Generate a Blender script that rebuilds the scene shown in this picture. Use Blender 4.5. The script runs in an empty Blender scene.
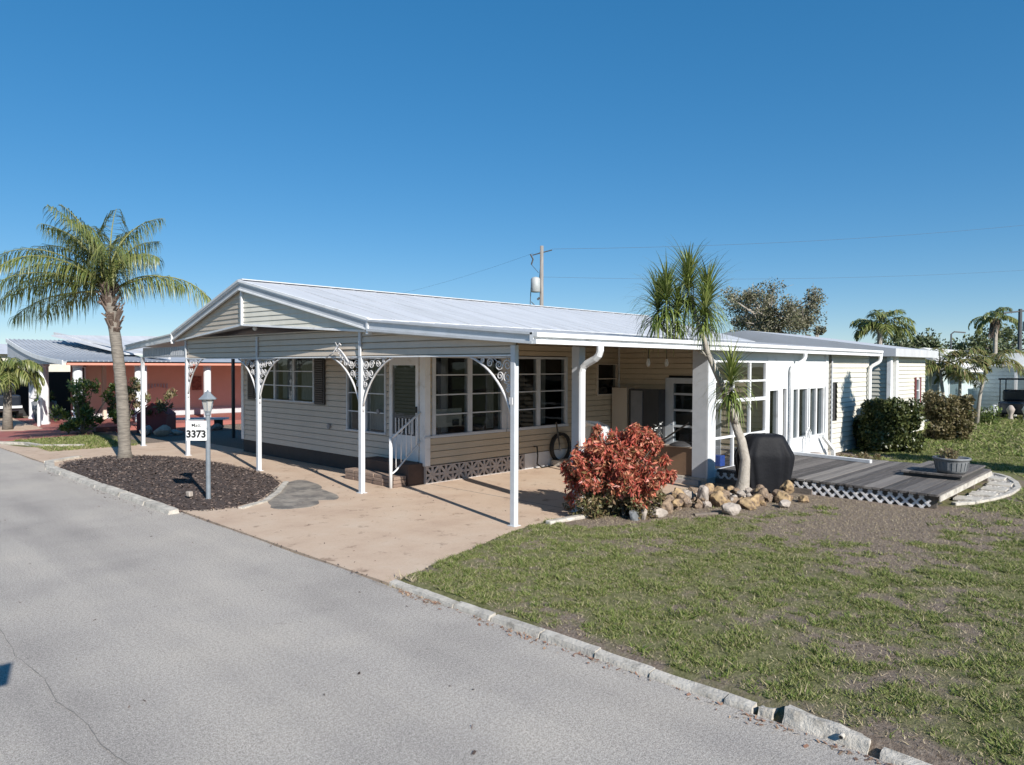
import bpy, math, random
import numpy as np
from mathutils import Vector, Matrix, noise
random.seed(7); RNG = np.random.default_rng(11)
S = bpy.context.scene; COL = S.collection
ORG = {}
def V(*a): return Vector(a)
# ------------------------------------------------------------------ materials
def nn(nt, t, **kw):
    n = nt.nodes.new(t)
    for k, v in kw.items():
        if k in n.inputs: n.inputs[k].default_value = v
        else: setattr(n, k, v)
    return n
def mat(name, col, rough=.6, col2=None, scale=4., det=6., bump=0., bscale=None, metal=0., spec=.5,
        contrast=(.35, .65), island=None, trans=0., stretch=None, dirt=None, dscale=1.2, dcon=(.5, .75)):
    m = bpy.data.materials.new(name); m.use_nodes = True; nt = m.node_tree; L = nt.links.new
    b = nt.nodes['Principled BSDF']; b.inputs['Roughness'].default_value = rough
    b.inputs['Metallic'].default_value = metal; b.inputs['Specular IOR Level'].default_value = spec
    c4 = lambda c: (c[0], c[1], c[2], 1)
    tc = nn(nt, 'ShaderNodeTexCoord'); src = tc.outputs['Object']
    if stretch:
        mp = nn(nt, 'ShaderNodeMapping'); mp.inputs['Scale'].default_value = stretch; L(src, mp.inputs[0]); src = mp.outputs[0]
    out = None
    if col2 is None: col2 = tuple(c * .86 for c in col)
    no = nn(nt, 'ShaderNodeTexNoise', Scale=scale, Detail=det, Roughness=.62); L(src, no.inputs['Vector'])
    mr = nn(nt, 'ShaderNodeMapRange'); mr.inputs[1].default_value, mr.inputs[2].default_value = contrast; L(no.outputs[0], mr.inputs[0])
    mx = nn(nt, 'ShaderNodeMix', data_type='RGBA'); mx.inputs[6].default_value = c4(col); mx.inputs[7].default_value = c4(col2)
    L(mr.outputs[0], mx.inputs[0]); out = mx.outputs[2]
    if island:
        g = nn(nt, 'ShaderNodeNewGeometry'); cr = nn(nt, 'ShaderNodeValToRGB')
        el = cr.color_ramp.elements
        while len(el) < len(island): el.new(.5)
        for i, c in enumerate(island):
            el[i].position = i / (len(island) - 1); el[i].color = c4(c)
        L(g.outputs['Random Per Island'], cr.inputs[0])
        mm = nn(nt, 'ShaderNodeMix', data_type='RGBA'); mm.inputs[0].default_value = .8
        L(out, mm.inputs[6]); L(cr.outputs[0], mm.inputs[7]); out = mm.outputs[2]
    if dirt:
        n2 = nn(nt, 'ShaderNodeTexNoise', Scale=dscale, Detail=8., Roughness=.7); L(src, n2.inputs['Vector'])
        m2 = nn(nt, 'ShaderNodeMapRange'); m2.inputs[1].default_value, m2.inputs[2].default_value = dcon; L(n2.outputs[0], m2.inputs[0])
        m3 = nn(nt, 'ShaderNodeMix', data_type='RGBA'); m3.inputs[7].default_value = c4(dirt)
        L(m2.outputs[0], m3.inputs[0]); L(out, m3.inputs[6]); out = m3.outputs[2]
    L(out, b.inputs['Base Color'])
    if bump:
        nb = nn(nt, 'ShaderNodeTexNoise', Scale=bscale or scale * 3, Detail=8., Roughness=.65); L(src, nb.inputs['Vector'])
        bp = nn(nt, 'ShaderNodeBump', Strength=min(1., bump), Distance=.02 * max(1, bump)); L(nb.outputs[0], bp.inputs['Height']); L(bp.outputs[0], b.inputs['Normal'])
    if trans:
        t = nn(nt, 'ShaderNodeBsdfTranslucent'); L(out, t.inputs[0]); ms = nn(nt, 'ShaderNodeMixShader'); ms.inputs[0].default_value = trans
        L(b.outputs[0], ms.inputs[1]); L(t.outputs[0], ms.inputs[2]); L(ms.outputs[0], nt.nodes['Material Output'].inputs[0])
    return m
def glass(name, tint=(.55, .6, .62), refl=.12):
    m = bpy.data.materials.new(name); m.use_nodes = True; nt = m.node_tree; L = nt.links.new; nt.nodes.remove(nt.nodes['Principled BSDF'])
    tr = nn(nt, 'ShaderNodeBsdfTransparent'); tr.inputs[0].default_value = (*tint, 1)
    gl = nn(nt, 'ShaderNodeBsdfGlossy', Roughness=.02); gl.inputs[0].default_value = (.9, .95, 1, 1)
    fr = nn(nt, 'ShaderNodeFresnel'); ge = nn(nt, 'ShaderNodeNewGeometry'); io = nn(nt, 'ShaderNodeMapRange'); io.inputs[3].default_value = 1.5; io.inputs[4].default_value = 1 / 1.5; L(ge.outputs['Backfacing'], io.inputs[0]); L(io.outputs[0], fr.inputs[0]); ad = nn(nt, 'ShaderNodeMath', operation='MULTIPLY_ADD'); L(fr.outputs[0], ad.inputs[0]); ad.inputs[1].default_value = .7; ad.inputs[2].default_value = refl * .15
    no = nn(nt, 'ShaderNodeTexNoise', Scale=3.); bp = nn(nt, 'ShaderNodeBump', Strength=.06, Distance=.05); L(no.outputs[0], bp.inputs['Height']); L(bp.outputs[0], gl.inputs['Normal'])
    ms = nn(nt, 'ShaderNodeMixShader'); L(ad.outputs[0], ms.inputs[0]); L(tr.outputs[0], ms.inputs[1]); L(gl.outputs[0], ms.inputs[2])
    L(ms.outputs[0], nt.nodes['Material Output'].inputs[0]); return m
M = dict(
 white=mat('white_paint', (.74, .75, .76), .45, (.66, .67, .68), 3, dirt=(.42, .40, .36), dscale=3.5, dcon=(.56, .82)),
 post=mat('post_paint', (.55, .57, .60), .45, (.49, .51, .53), 5, dirt=(.36, .32, .28), dscale=6, dcon=(.6, .85)),
 greytrim=mat('grey_trim', (.42, .44, .47), .5, (.37, .39, .42), 3),
 roofw=mat('roof_metal', (.54, .55, .57), .5, (.48, .49, .51), 1.2, dirt=(.38, .385, .38), dscale=1.1, dcon=(.48, .85), stretch=(3, .5, 1)),
 siding=mat('beige_siding', (.575, .495, .405), .5, (.53, .45, .365), 2.5, stretch=(1, 1, .25)),
 sidingtan=mat('tan_siding', (.56, .46, .335), .5, (.51, .42, .30), 2.5, stretch=(1, 1, .25)),
 sidingw=mat('cream_siding', (.62, .60, .53), .5, (.56, .54, .47), 2.5, stretch=(1, 1, .25)),
 sidingd=mat('greige_siding', (.47, .46, .37), .5, (.43, .42, .34), 2.5),
 soffit=mat('soffit', (.55, .56, .57), .6),
 dark=mat('dark_brown', (.042, .034, .032), .7, (.03, .025, .024), 5, bump=.3),
 shutter=mat('shutter_brown', (.04, .033, .03), .5),
 brownstep=mat('brown_step', (.085, .05, .037), .7, (.06, .036, .028), 4, bump=.3),
 brick=mat('paver_block', (.21, .145, .115), .85, (.13, .09, .075), 9, bump=.8, bscale=40, island=[(.15, .1, .08), (.24, .17, .13), (.3, .22, .17)]),
 block=mat('breeze_block', (.50, .45, .42), .8, (.40, .36, .33), 8, bump=.4, bscale=50),
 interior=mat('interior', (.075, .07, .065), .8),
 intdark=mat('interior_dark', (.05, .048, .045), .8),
 curtain=mat('curtain', (.6, .57, .52), .9, (.42, .4, .37), 14, stretch=(6, 6, .4)),
 glass=glass('window_glass', (.5, .55, .57), .10), glassd=glass('screen_glass', (.42, .45, .47), .15),
 vinyl=glass('clear_vinyl', (.72, .74, .76), .5),
 aspcrk=mat('crack', (.19, .18, .17), .95),
 concretew=mat('pale_concrete', (.56, .52, .455), .85, (.40, .37, .325), 6, bump=.7, bscale=45, dirt=(.2, .18, .15), dscale=7, dcon=(.5, .72)),
 wood=mat('weathered_wood', (.17, .155, .15), .85, (.07, .062, .06), 3, stretch=(.6, 14, 4), bump=.7, bscale=8, contrast=(.3, .7), island=[(.035, .031, .03), (.075, .066, .062), (.05, .044, .042), (.24, .22, .2), (.05, .043, .041), (.12, .108, .1), (.03, .027, .026), (.08, .072, .066), (.2, .18, .165)], dirt=(.2, .185, .17), dscale=2, dcon=(.5, .75)),
 timber=mat('old_timber', (.22, .18, .15), .85, (.12, .1, .085), 4, bump=.5),
 tarp=mat('black_vinyl', (.009, .0095, .012), .6, (.012, .0125, .015), 3, bump=.5, bscale=7, spec=.15),
 iron=mat('white_iron', (.62, .62, .63), .45, (.5, .48, .47), 8),
 lampm=mat('lamp_grey', (.20, .23, .26), .5, (.15, .17, .19), 6, dirt=(.3, .3, .28), dscale=8, dcon=(.6, .8)),
 frosted=mat('frosted_glass', (.75, .74, .7), .3, trans=.5),
 signw=mat('sign_white', (.8, .8, .79), .4), signk=mat('sign_black', (.02, .02, .02), .5),
 pink=mat('terracotta_stucco', (.78, .56, .45), .85, (.74, .53, .42), 3),
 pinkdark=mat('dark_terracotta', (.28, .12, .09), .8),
 pinktrim=mat('salmon_trim', (.62, .25, .18), .6),
 redfloor=mat('red_floor_paint', (.34, .115, .095), .7, (.27, .09, .075), 1.5, dirt=(.25, .13, .1), dscale=1, dcon=(.5, .7)),
 redbox=mat('dark_red_paint', (.16, .02, .025), .6),
 roofg=mat('grey_roof', (.40, .42, .45), .5, (.33, .35, .38), 1.5),
 trunkp=mat('palm_bark', (.22, .195, .165), .9, (.13, .115, .098), 5, stretch=(1, 1, 7), bump=.8, bscale=9, contrast=(.4, .6)),
 boots=mat('palm_boots', (.20, .15, .12), .95, (.12, .085, .07), 9, bump=.6),
 bark=mat('bark_grey', (.40, .365, .32), .9, (.28, .25, .21), 7, bump=.7, bscale=25),
 barkd=mat('bark_dark', (.15, .13, .11), .9),
 frond=mat('frond_green', (.13, .18, .05), .4, (.09, .13, .035), .8, island=[(.085, .12, .035), (.16, .20, .055), (.24, .26, .08), (.34, .33, .13)], trans=.35),
 rachis=mat('rachis', (.22, .22, .08), .5),
 frondb=mat('frond_olive', (.16, .18, .055), .5, (.12, .12, .04), .8, island=[(.08, .11, .03), (.15, .19, .05), (.26, .25, .09), (.28, .19, .09)], trans=.25),
 drac=mat('strap_leaf', (.16, .21, .05), .4, (.11, .15, .035), 2, island=[(.08, .12, .03), (.15, .20, .045), (.24, .28, .07), (.36, .37, .15)], trans=.22),
 redleaf=mat('copper_leaf', (.42, .09, .06), .45, (.30, .06, .04), 3, island=[(.20, .035, .025), (.46, .075, .055), (.60, .17, .11), (.72, .36, .22), (.12, .10, .035), (.55, .13, .10), (.09, .10, .03), (.5, .09, .07)], trans=.25),
 lowleaf=mat('olive_leaf', (.15, .13, .06), .5, (.1, .09, .04), 3, island=[(.08, .09, .03), (.17, .14, .07), (.24, .15, .09), (.13, .16, .05)], trans=.15),
 hedge=mat('hedge_leaf', (.055, .075, .022), .4, (.035, .05, .015), 2, island=[(.022, .034, .01), (.05, .068, .02), (.09, .105, .03), (.15, .15, .05)], trans=.12),
 hedgeb=mat('hedge_brown_leaf', (.12, .10, .045), .5, (.08, .07, .03), 2, island=[(.06, .055, .02), (.13, .11, .045), (.22, .17, .09), (.1, .11, .035)], trans=.12),
 green=mat('shrub_leaf', (.07, .12, .025), .45, (.05, .08, .02), 2, island=[(.025, .045, .012), (.06, .10, .025), (.13, .19, .04), (.22, .24, .06)], trans=.15),
 treeleaf=mat('tree_leaf', (.10, .11, .06), .6, (.07, .08, .04), 1, island=[(.08, .09, .04), (.15, .15, .075), (.22, .2, .13), (.3, .27, .21)], trans=.15),
 farleaf=mat('far_leaf', (.09, .11, .045), .6, island=[(.05, .07, .03), (.09, .12, .045), (.14, .16, .07)], trans=.15),
 rocktan=mat('tan_rock', (.42, .30, .16), .9, (.22, .15, .09), 7, bump=1., bscale=14, contrast=(.35, .6), dirt=(.10, .07, .055), dscale=9, dcon=(.5, .62)),
 rockbrn=mat('brown_rock', (.30, .22, .15), .9, (.13, .09, .065), 8, bump=1., bscale=14, contrast=(.35, .6), dirt=(.5, .43, .36), dscale=8, dcon=(.55, .7)),
 rockwht=mat('pale_rock', (.43, .375, .325), .9, (.28, .24, .205), 7, bump=.8, bscale=20),
 rockgry=mat('grey_rock', (.17, .18, .19), .9, (.12, .125, .13), 7, bump=.8, bscale=20),
 pebble=mat('white_gravel', (.55, .52, .48), .85, (.4, .38, .35), 20, island=[(.35, .32, .29), (.55, .52, .48), (.7, .68, .64)]),
 chips=mat('mulch_chip', (.09, .062, .052), .95, (.055, .04, .034), 9, island=[(.045, .031, .027), (.09, .062, .05), (.14, .10, .082), (.24, .19, .16)]),
 galv=mat('pot_metal', (.20, .21, .22), .55, (.13, .135, .14), 5, bump=.3),
 polew=mat('pole_wood', (.27, .25, .23), .9, (.19, .175, .16), 4, stretch=(4, 4, .5), bump=.3),
 trans=mat('transformer_grey', (.40, .42, .42), .5), wire=mat('wire', (.07, .075, .08), .6),
 plastic=mat('white_plastic', (.7, .72, .72), .4), blue=mat('blue_plastic', (.03, .10, .45), .4), rubber=mat('black_rubber', (.02, .02, .02), .5),
 panelg=mat('grey_panel', (.24, .24, .25), .5), paneldk=mat('dark_panel', (.055, .055, .058), .4), brownpanel=mat('brown_panel', (.17, .105, .065), .6),
 teal=mat('pale_blue_wall', (.50, .60, .60), .6), awning=mat('awning_white', (.78, .77, .74), .5),
 carp=mat('car_dark', (.02, .025, .035), .25, spec=.7), lilac=mat('pale_wall', (.5, .5, .52), .7), yellow=mat('cream_wall', (.55, .52, .45), .7),
 lat=mat('lattice_white', (.74, .72, .72), .6, (.6, .58, .57), 9),
 deadleaf=mat('dead_leaf', (.25, .14, .09), .9, island=[(.3, .18, .12), (.18, .09, .06), (.38, .28, .18)]),
 terrap=mat('clay_pot', (.38, .33, .3), .8), art=mat('wall_art', (.13, .04, .03), .6, (.3, .12, .08), 9), maroon=mat('maroon', (.14, .03, .03), .6),
)
# ------------------------------------------------------------------ mesh builder
class MB:
    def __init__(s): s.v = []; s.f = []
    def add(s, vs, fs):
        o = len(s.v); s.v += [tuple(p) for p in vs]; s.f += [tuple(i + o for i in f) for f in fs]; return s
    def quad(s, a, b, c, d): return s.add([a, b, c, d], [(0, 1, 2, 3)])
    def poly(s, pts): return s.add(pts, [tuple(range(len(pts)))])
    def box(s, x0, x1, y0, y1, z0, z1):
        return s.add([(x0, y0, z0), (x1, y0, z0), (x1, y1, z0), (x0, y1, z0), (x0, y0, z1), (x1, y0, z1), (x1, y1, z1), (x0, y1, z1)],
                     [(3, 2, 1, 0), (4, 5, 6, 7), (0, 1, 5, 4), (1, 2, 6, 5), (2, 3, 7, 6), (3, 0, 4, 7)])
    def ebox(s, c, ax, ay, az):                      # centre + three half-axis vectors
        c, ax, ay, az = map(Vector, (c, ax, ay, az)); P = []
        for k in (-1, 1):
            for (i, j) in ((-1, -1), (1, -1), (1, 1), (-1, 1)): P.append(c + ax * i + ay * j + az * k)
        return s.add(P, [(3, 2, 1, 0), (4, 5, 6, 7), (0, 1, 5, 4), (1, 2, 6, 5), (2, 3, 7, 6), (3, 0, 4, 7)])
    def beam(s, p0, p1, w, h, up=(0, 0, 1)):
        p0, p1, up = Vector(p0), Vector(p1), Vector(up); d = p1 - p0; side = d.cross(up).normalized(); u = side.cross(d).normalized()
        return s.ebox((p0 + p1) / 2, d / 2, side * w / 2, u * h / 2)
    def prism(s, pts, d):                            # extrude polygon by vector
        n = len(pts); d = Vector(d); P = [Vector(p) for p in pts]; Q = [p + d for p in P]
        return s.add(P + Q, [tuple(range(n))[::-1], tuple(range(n, 2 * n))] + [(i, (i + 1) % n, n + (i + 1) % n, n + i) for i in range(n)])
    def tube(s, path, rad, n=8, cap=True):
        P = [Vector(p) for p in path]; R = rad if isinstance(rad, (list, tuple)) else [rad] * len(P); rings = []; prev = None
        for i, p in enumerate(P):
            t = (P[min(i + 1, len(P) - 1)] - P[max(i - 1, 0)]).normalized()
            if prev is None: a = t.orthogonal().normalized()
            else: a = (prev - t * prev.dot(t)).normalized()
            prev = a; b = t.cross(a)
            rings.append([p + (a * math.cos(2 * math.pi * k / n) + b * math.sin(2 * math.pi * k / n)) * R[i] for k in range(n)])
        vs = [q for r in rings for q in r]; fs = []
        for i in range(len(P) - 1):
            for k in range(n): fs.append((i * n + k, i * n + (k + 1) % n, (i + 1) * n + (k + 1) % n, (i + 1) * n + k))
        if cap: fs += [tuple(range(n))[::-1], tuple(range((len(P) - 1) * n, len(P) * n))]
        return s.add(vs, fs)
    def lathe(s, c, prof, n=16):
        vs = []; fs = []
        for (r, z) in prof:
            for k in range(n): a = 2 * math.pi * k / n; vs.append((c[0] + r * math.cos(a), c[1] + r * math.sin(a), c[2] + z))
        for i in range(len(prof) - 1):
            for k in range(n): fs.append((i * n + k, i * n + (k + 1) % n, (i + 1) * n + (k + 1) % n, (i + 1) * n + k))
        fs += [tuple(range(n))[::-1], tuple(range((len(prof) - 1) * n, len(prof) * n))]
        return s.add(vs, fs)
    def build(s, name, m, parent=None, smooth=False, bevel=0):
        off = ORG.get(parent.name, Vector()) if parent else Vector()
        me = bpy.data.meshes.new(name); me.from_pydata([tuple(Vector(p) - off) for p in s.v], [], s.f); me.update()
        o = bpy.data.objects.new(name, me); COL.objects.link(o); me.materials.append(M[m])
        if smooth: me.polygons.foreach_set('use_smooth', [True] * len(me.polygons))
        if parent: o.parent = parent; ORG[o.name] = off
        if bevel:
            b = o.modifiers.new('bevel', 'BEVEL'); b.width = bevel; b.segments = 2; b.limit_method = 'ANGLE'
        return o
def npmesh(name, P, m, parent=None, k=4, faces=None):     # P: (n*k,3) array of separate polygons
    off = ORG.get(parent.name, Vector()) if parent else Vector()
    P = np.asarray(P, dtype=np.float32).reshape(-1, 3) - np.array(off, dtype=np.float32)
    me = bpy.data.meshes.new(name); me.vertices.add(len(P)); me.vertices.foreach_set('co', P.ravel())
    if faces is None: n = len(P) // k; idx = np.arange(n * k, dtype=np.int32); st = np.arange(0, n * k, k, dtype=np.int32)
    else:
        n = len(faces); k = faces.shape[1]; idx = faces.astype(np.int32).ravel(); st = np.arange(0, n * k, k, dtype=np.int32)
    me.loops.add(n * k); me.loops.foreach_set('vertex_index', idx); me.polygons.add(n); me.polygons.foreach_set('loop_start', st)
    me.update(calc_edges=True); me.validate(); me.materials.append(M[m])
    o = bpy.data.objects.new(name, me); COL.objects.link(o)
    if parent: o.parent = parent; ORG[o.name] = off
    return o
def tag(o, label, cat, group=None, kind=None):
    if label: o['label'] = label
    if cat: o['category'] = cat
    if group: o['group'] = group
    if kind: o['kind'] = kind
    return o
def thing(name, label, cat, loc=(0, 0, 0), group=None):
    o = bpy.data.objects.new(name, None); COL.objects.link(o); o.location = loc; o.empty_display_size = .1
    ORG[o.name] = Vector(loc); return tag(o, label, cat, group)
def struct(o): o['kind'] = 'structure'; return o
def nz(x, y, z=0., s=1.): return noise.noise(Vector((x * s, y * s, z)))
# ------------------------------------------------------------------ camera
yaw, pitch, roll, F, H = math.radians(43.815), math.radians(1.34), math.radians(.183), 720.34, 2.3
f = V(math.cos(yaw) * math.cos(pitch), math.sin(yaw) * math.cos(pitch), -math.sin(pitch)); r = V(math.sin(yaw), -math.cos(yaw), 0); u = r.cross(f)
r2 = r * math.cos(roll) + u * math.sin(roll); u2 = -r * math.sin(roll) + u * math.cos(roll)
cam = bpy.data.cameras.new('camera'); cam.sensor_width = 36; cam.lens = 36 * F / 1024; cam.clip_start = .1; cam.clip_end = 3000
co = bpy.data.objects.new('camera', cam); COL.objects.link(co); S.camera = co
mw = Matrix((r2, u2, -f)).transposed().to_4x4(); mw.translation = V(0, 0, H); co.matrix_world = mw
RT = V(r.x, r.y, 0); FW = V(math.cos(yaw), math.sin(yaw), 0)
# ------------------------------------------------------------------ light
AZ, EL = math.radians(255), math.radians(30.5)
sd = V(math.cos(AZ) * math.cos(EL), math.sin(AZ) * math.cos(EL), math.sin(EL))
sl = bpy.data.lights.new('sun', 'SUN'); sl.energy = 4.2; sl.angle = math.radians(.53); sl.color = (1, .95, .88)
so = bpy.data.objects.new('sun', sl); COL.objects.link(so); so.rotation_euler = sd.to_track_quat('Z', 'Y').to_euler()
w = bpy.data.worlds.new('World'); S.world = w; w.use_nodes = True; nt = w.node_tree
sk = nt.nodes.new('ShaderNodeTexSky'); sk.sky_type = 'NISHITA'; sk.sun_disc = False; sk.sun_elevation = EL; sk.sun_rotation = math.radians(195)
sk.altitude = 2500; sk.air_density = 1.0; sk.dust_density = 0; sk.ozone_density = 4
bg = nt.nodes['Background']; gm_ = nt.nodes.new('ShaderNodeGamma'); gm_.inputs[1].default_value = .55; tn_ = nt.nodes.new('ShaderNodeMix'); tn_.data_type = 'RGBA'; tn_.blend_type = 'MULTIPLY'; tn_.inputs[0].default_value = 1
tn_.inputs[7].default_value = (1, 1, 1, 1); nt.links.new(sk.outputs[0], gm_.inputs[0]); hs_ = nt.nodes.new('ShaderNodeHueSaturation'); hs_.inputs['Saturation'].default_value = 1.72; nt.links.new(gm_.outputs[0], hs_.inputs['Color']); nt.links.new(hs_.outputs[0], tn_.inputs[6]); nt.links.new(tn_.outputs[2], bg.inputs[0]); bg.inputs[1].default_value = .144
S.view_settings.view_transform = 'Standard'; S.view_settings.look = 'None'; S.view_settings.exposure = .82; S.view_settings.gamma = 1
S.render.engine = 'CYCLES'; S.cycles.max_bounces = 8; S.cycles.diffuse_bounces = 6; S.cycles.transparent_max_bounces = 12; S.cycles.use_denoising = True
S.cycles.caustics_reflective = False; S.cycles.caustics_refractive = False
# ------------------------------------------------------------------ ground
def sstep(a, b, x): t = max(0, min(1, (x - a) / (b - a))); return t * t * (3 - 2 * t)
def drive_y(x): return 6.1 + (x - 4.5) * .27 if x < 7.4 else 6.88
def cover(x, y):                                   # 0 bare soil .. 1 grass
    n = .5 + .55 * nz(x, y, 0, .9) + .5 * nz(x, y, 3, 2.7) + .4 * nz(x, y, 7, 7.)
    n += .27
    d = ((x - 11.2) / 2.1) ** 2 + ((y - 3.35 - (x - 11.2) * -.3) / 1.15) ** 2
    n -= .95 * math.exp(-d * .9)
    d = ((x - 8.2) / 2.0) ** 2 + ((y - 2.3) / .9) ** 2
    n -= .2 * math.exp(-d)
    n -= .45 * math.exp(-((x - 4.72) / .22) ** 2) if y < 4.2 else 0
    if x > 8: n -= .9 * sstep(drive_y(x) - .95 - (x - 8) * .42, drive_y(x) - .5 - (x - 8) * .42, y) * (1 - sstep(12.5, 13.5, x))
    if 12.5 < x < 20: n -= .7 * sstep(5.2, 6.2, y)
    if 12.2 < x < 13.3 and y > 2.8: n -= .6
    if x > 18: n += .15
    return max(0, min(1, n))
def lawnz(x, y):
    base = -.03
    m = sstep(4.62, 4.7, x) * (1 - sstep(drive_y(x) - .02, drive_y(x) + .06, y) * (1 - sstep(13.5, 13.7, x)))
    if 13.6 < x < 21.7: m *= 1 - sstep(7.0, 7.2, y) * 0
    z = base + .065 * m + .012 * m * (nz(x, y, 0, 1.3) + .6 * nz(x, y, 2, 6))
    if y > 21.2 and x > 4.7: z = max(z, .0 + .01 * nz(x, y, 1, 3)) if x < 7.3 and y < 26 else z
    return z
def axis(a, b, st, lo, hi, g=1.35):
    xs = list(np.arange(a, b + 1e-6, st)); d = st; x = a; L = []
    while x > lo: d *= g; x -= d; L.append(x)
    d = st; x = b
    while x < hi: d *= g; x += d; xs.append(x)
    return L[::-1] + xs
gx = axis(4.5, 20, .09, -900, 1500); gy = axis(-2, 8.2, .09, -900, 1500)
nx, ny = len(gx), len(gy)
P = [(x, y, lawnz(x, y) if (4 < x < 60 and -8 < y < 40) else -.03) for y in gy for x in gx]
C = [cover(x, y) if (3 < x < 60 and -20 < y < 40) else .8 for y in gy for x in gx]
Fc = [(j * nx + i, j * nx + i + 1, (j + 1) * nx + i + 1, (j + 1) * nx + i) for j in range(ny - 1) for i in range(nx - 1)]
me = bpy.data.meshes.new('ground'); me.from_pydata(P, [], Fc); at = me.attributes.new('cover', 'FLOAT', 'POINT'); at.data.foreach_set('value', C)
me.polygons.foreach_set('use_smooth', [True] * len(me.polygons))
go = bpy.data.objects.new('ground', me); COL.objects.link(go); struct(go)
m = bpy.data.materials.new('lawn_soil'); m.use_nodes = True; nt = m.node_tree; L = nt.links.new; b = nt.nodes['Principled BSDF']; b.inputs['Roughness'].default_value = .95; b.inputs['Specular IOR Level'].default_value = .1
tc = nn(nt, 'ShaderNodeTexCoord'); a = nn(nt, 'ShaderNodeAttribute', attribute_name='cover')
def ramp(nt, src, cols):
    cr = nn(nt, 'ShaderNodeValToRGB'); el = cr.color_ramp.elements
    while len(el) < len(cols): el.new(.5)
    for i, (p, c) in enumerate(cols): el[i].position = p; el[i].color = (*c, 1)
    nt.links.new(src, cr.inputs[0]); return cr.outputs[0]
def noi(nt, sc, det=8., ro=.65, src=None):
    n = nn(nt, 'ShaderNodeTexNoise', Scale=sc, Detail=det, Roughness=ro); nt.links.new(src or tc.outputs['Object'], n.inputs['Vector']); return n.outputs[0]
def mixc(nt, f_, a_, b_, bt='MIX'):
    x = nn(nt, 'ShaderNodeMix', data_type='RGBA', blend_type=bt)
    for i, s_ in ((0, f_), (6, a_), (7, b_)):
        if hasattr(s_, 'links'): nt.links.new(s_, x.inputs[i])
        else: x.inputs[i].default_value = s_ if i == 0 else (*s_, 1)
    return x.outputs[2]
soil = ramp(nt, noi(nt, 28, 10, .75), [(.3, (.11, .082, .062)), (.5, (.215, .17, .135)), (.7, (.36, .30, .245))])
gr = ramp(nt, noi(nt, 16, 10, .75), [(.3, (.08, .085, .035)), (.5, (.165, .165, .075)), (.7, (.28, .26, .14))])
ad = nn(nt, 'ShaderNodeMath', operation='ADD'); sb = nn(nt, 'ShaderNodeMath', operation='MULTIPLY_ADD'); L(noi(nt, 9), sb.inputs[0]); sb.inputs[1].default_value = .9; sb.inputs[2].default_value = -.45
L(a.outputs['Fac'], ad.inputs[0]); L(sb.outputs[0], ad.inputs[1]); mr = nn(nt, 'ShaderNodeMapRange'); mr.inputs[1].default_value = .3; mr.inputs[2].default_value = .7; L(ad.outputs[0], mr.inputs[0])
L(mixc(nt, mr.outputs[0], soil, gr), b.inputs['Base Color'])
bp = nn(nt, 'ShaderNodeBump', Strength=.9, Distance=.03); L(noi(nt, 35, 10, .75), bp.inputs['Height']); L(bp.outputs[0], b.inputs['Normal'])
me.materials.append(m)
# grass blades
def tuft(x, y): return .5 + .6 * nz(x, y, 11, 3.1) + .55 * nz(x, y, 13, 9.) + .25 * nz(x, y, 17, 24.)
def blades(n, x0, x1, y0, y1, hmin, hmax, wd, keep, tf=True):
    X = RNG.uniform(x0, x1, n * 5); Y = RNG.uniform(y0, y1, n * 5); out = []; hs = []
    for x, y, q in zip(X, Y, RNG.random(n * 5)):
        if keep(x, y, q): out.append((x, y)); hs.append(max(.25, min(2.4, tuft(x, y) * 1.9)) if tf else 1.)
        if len(out) >= n: break
    A = np.array(out); k = len(A); hs = np.array(hs)
    Z = np.array([lawnz(x, y) for x, y in A]) - .004
    h = RNG.uniform(hmin, hmax, k) * hs * (1 + .9 * (RNG.random(k) < .04)); az = RNG.uniform(0, 2 * np.pi, k); ln = RNG.uniform(.2, 2., k) * h; wa = RNG.uniform(0, np.pi, k); ww = wd * RNG.uniform(.5, 1.5, k) * np.sqrt(hs)
    B = np.stack([A[:, 0], A[:, 1], Z], 1); Wv = np.stack([np.cos(wa) * ww, np.sin(wa) * ww, np.zeros(k)], 1)
    T = B + np.stack([np.cos(az) * ln, np.sin(az) * ln, h], 1)
    return np.stack([B - Wv, B + Wv, T], 1).reshape(-1, 3)
def kp(x, y, q):
    if x < 4.72 or y > drive_y(x) - .02 and x < 13.7: return False
    if 12.7 < x < 16.8 and y > 2.9: return False
    if ((x - 15.8) / 2.7) ** 2 + ((y - 3.1) / .75) ** 2 < 1: return False
    # visible wedge only
    d = V(x, y, 0); fw = d.dot(FW); rt = d.dot(RT)
    if fw < 1 or abs(rt) > fw * .78 + .5: return False
    c = cover(x, y); t_ = tuft(x, y); return q < max(0, (c - .22)) * 1.5 * (.2 + 1.5 * sstep(.28, .68, t_)) * .8
M['grass'] = mat('grass_blade', (.12, .17, .04), .6, (.08, .12, .03), 1.2, island=[(.09, .14, .03), (.17, .225, .055), (.25, .28, .09), (.34, .32, .15), (.44, .38, .24)], trans=.3, spec=.2)
M['grassdry'] = mat('grass_dry', (.3, .25, .16), .8, island=[(.19, .15, .1), (.32, .27, .18), (.42, .36, .26)], spec=.1)
g1 = blades(190000, 4.7, 11.5, -.5, 7, .009, .028, .0052, kp); g2 = blades(70000, 11, 24, -1.5, 8, .014, .042, .011, kp); g3 = blades(30000, 22, 40, 1, 9.5, .03, .08, .03, kp)
gl = npmesh('grass', np.concatenate([g1, g2, g3]), 'grass', k=3); tag(gl, 'patchy short green grass growing over the lawn', 'grass', kind='stuff')
g4 = blades(70000, 4.7, 14, -.5, 7, .008, .03, .004, lambda x, y, q: not (x < 4.72 or (y > drive_y(x) - .02 and x < 13.7) or (x > 12.7 and y > 2.9)) and q < .95 - cover(x, y) * .45, tf=False)
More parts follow.
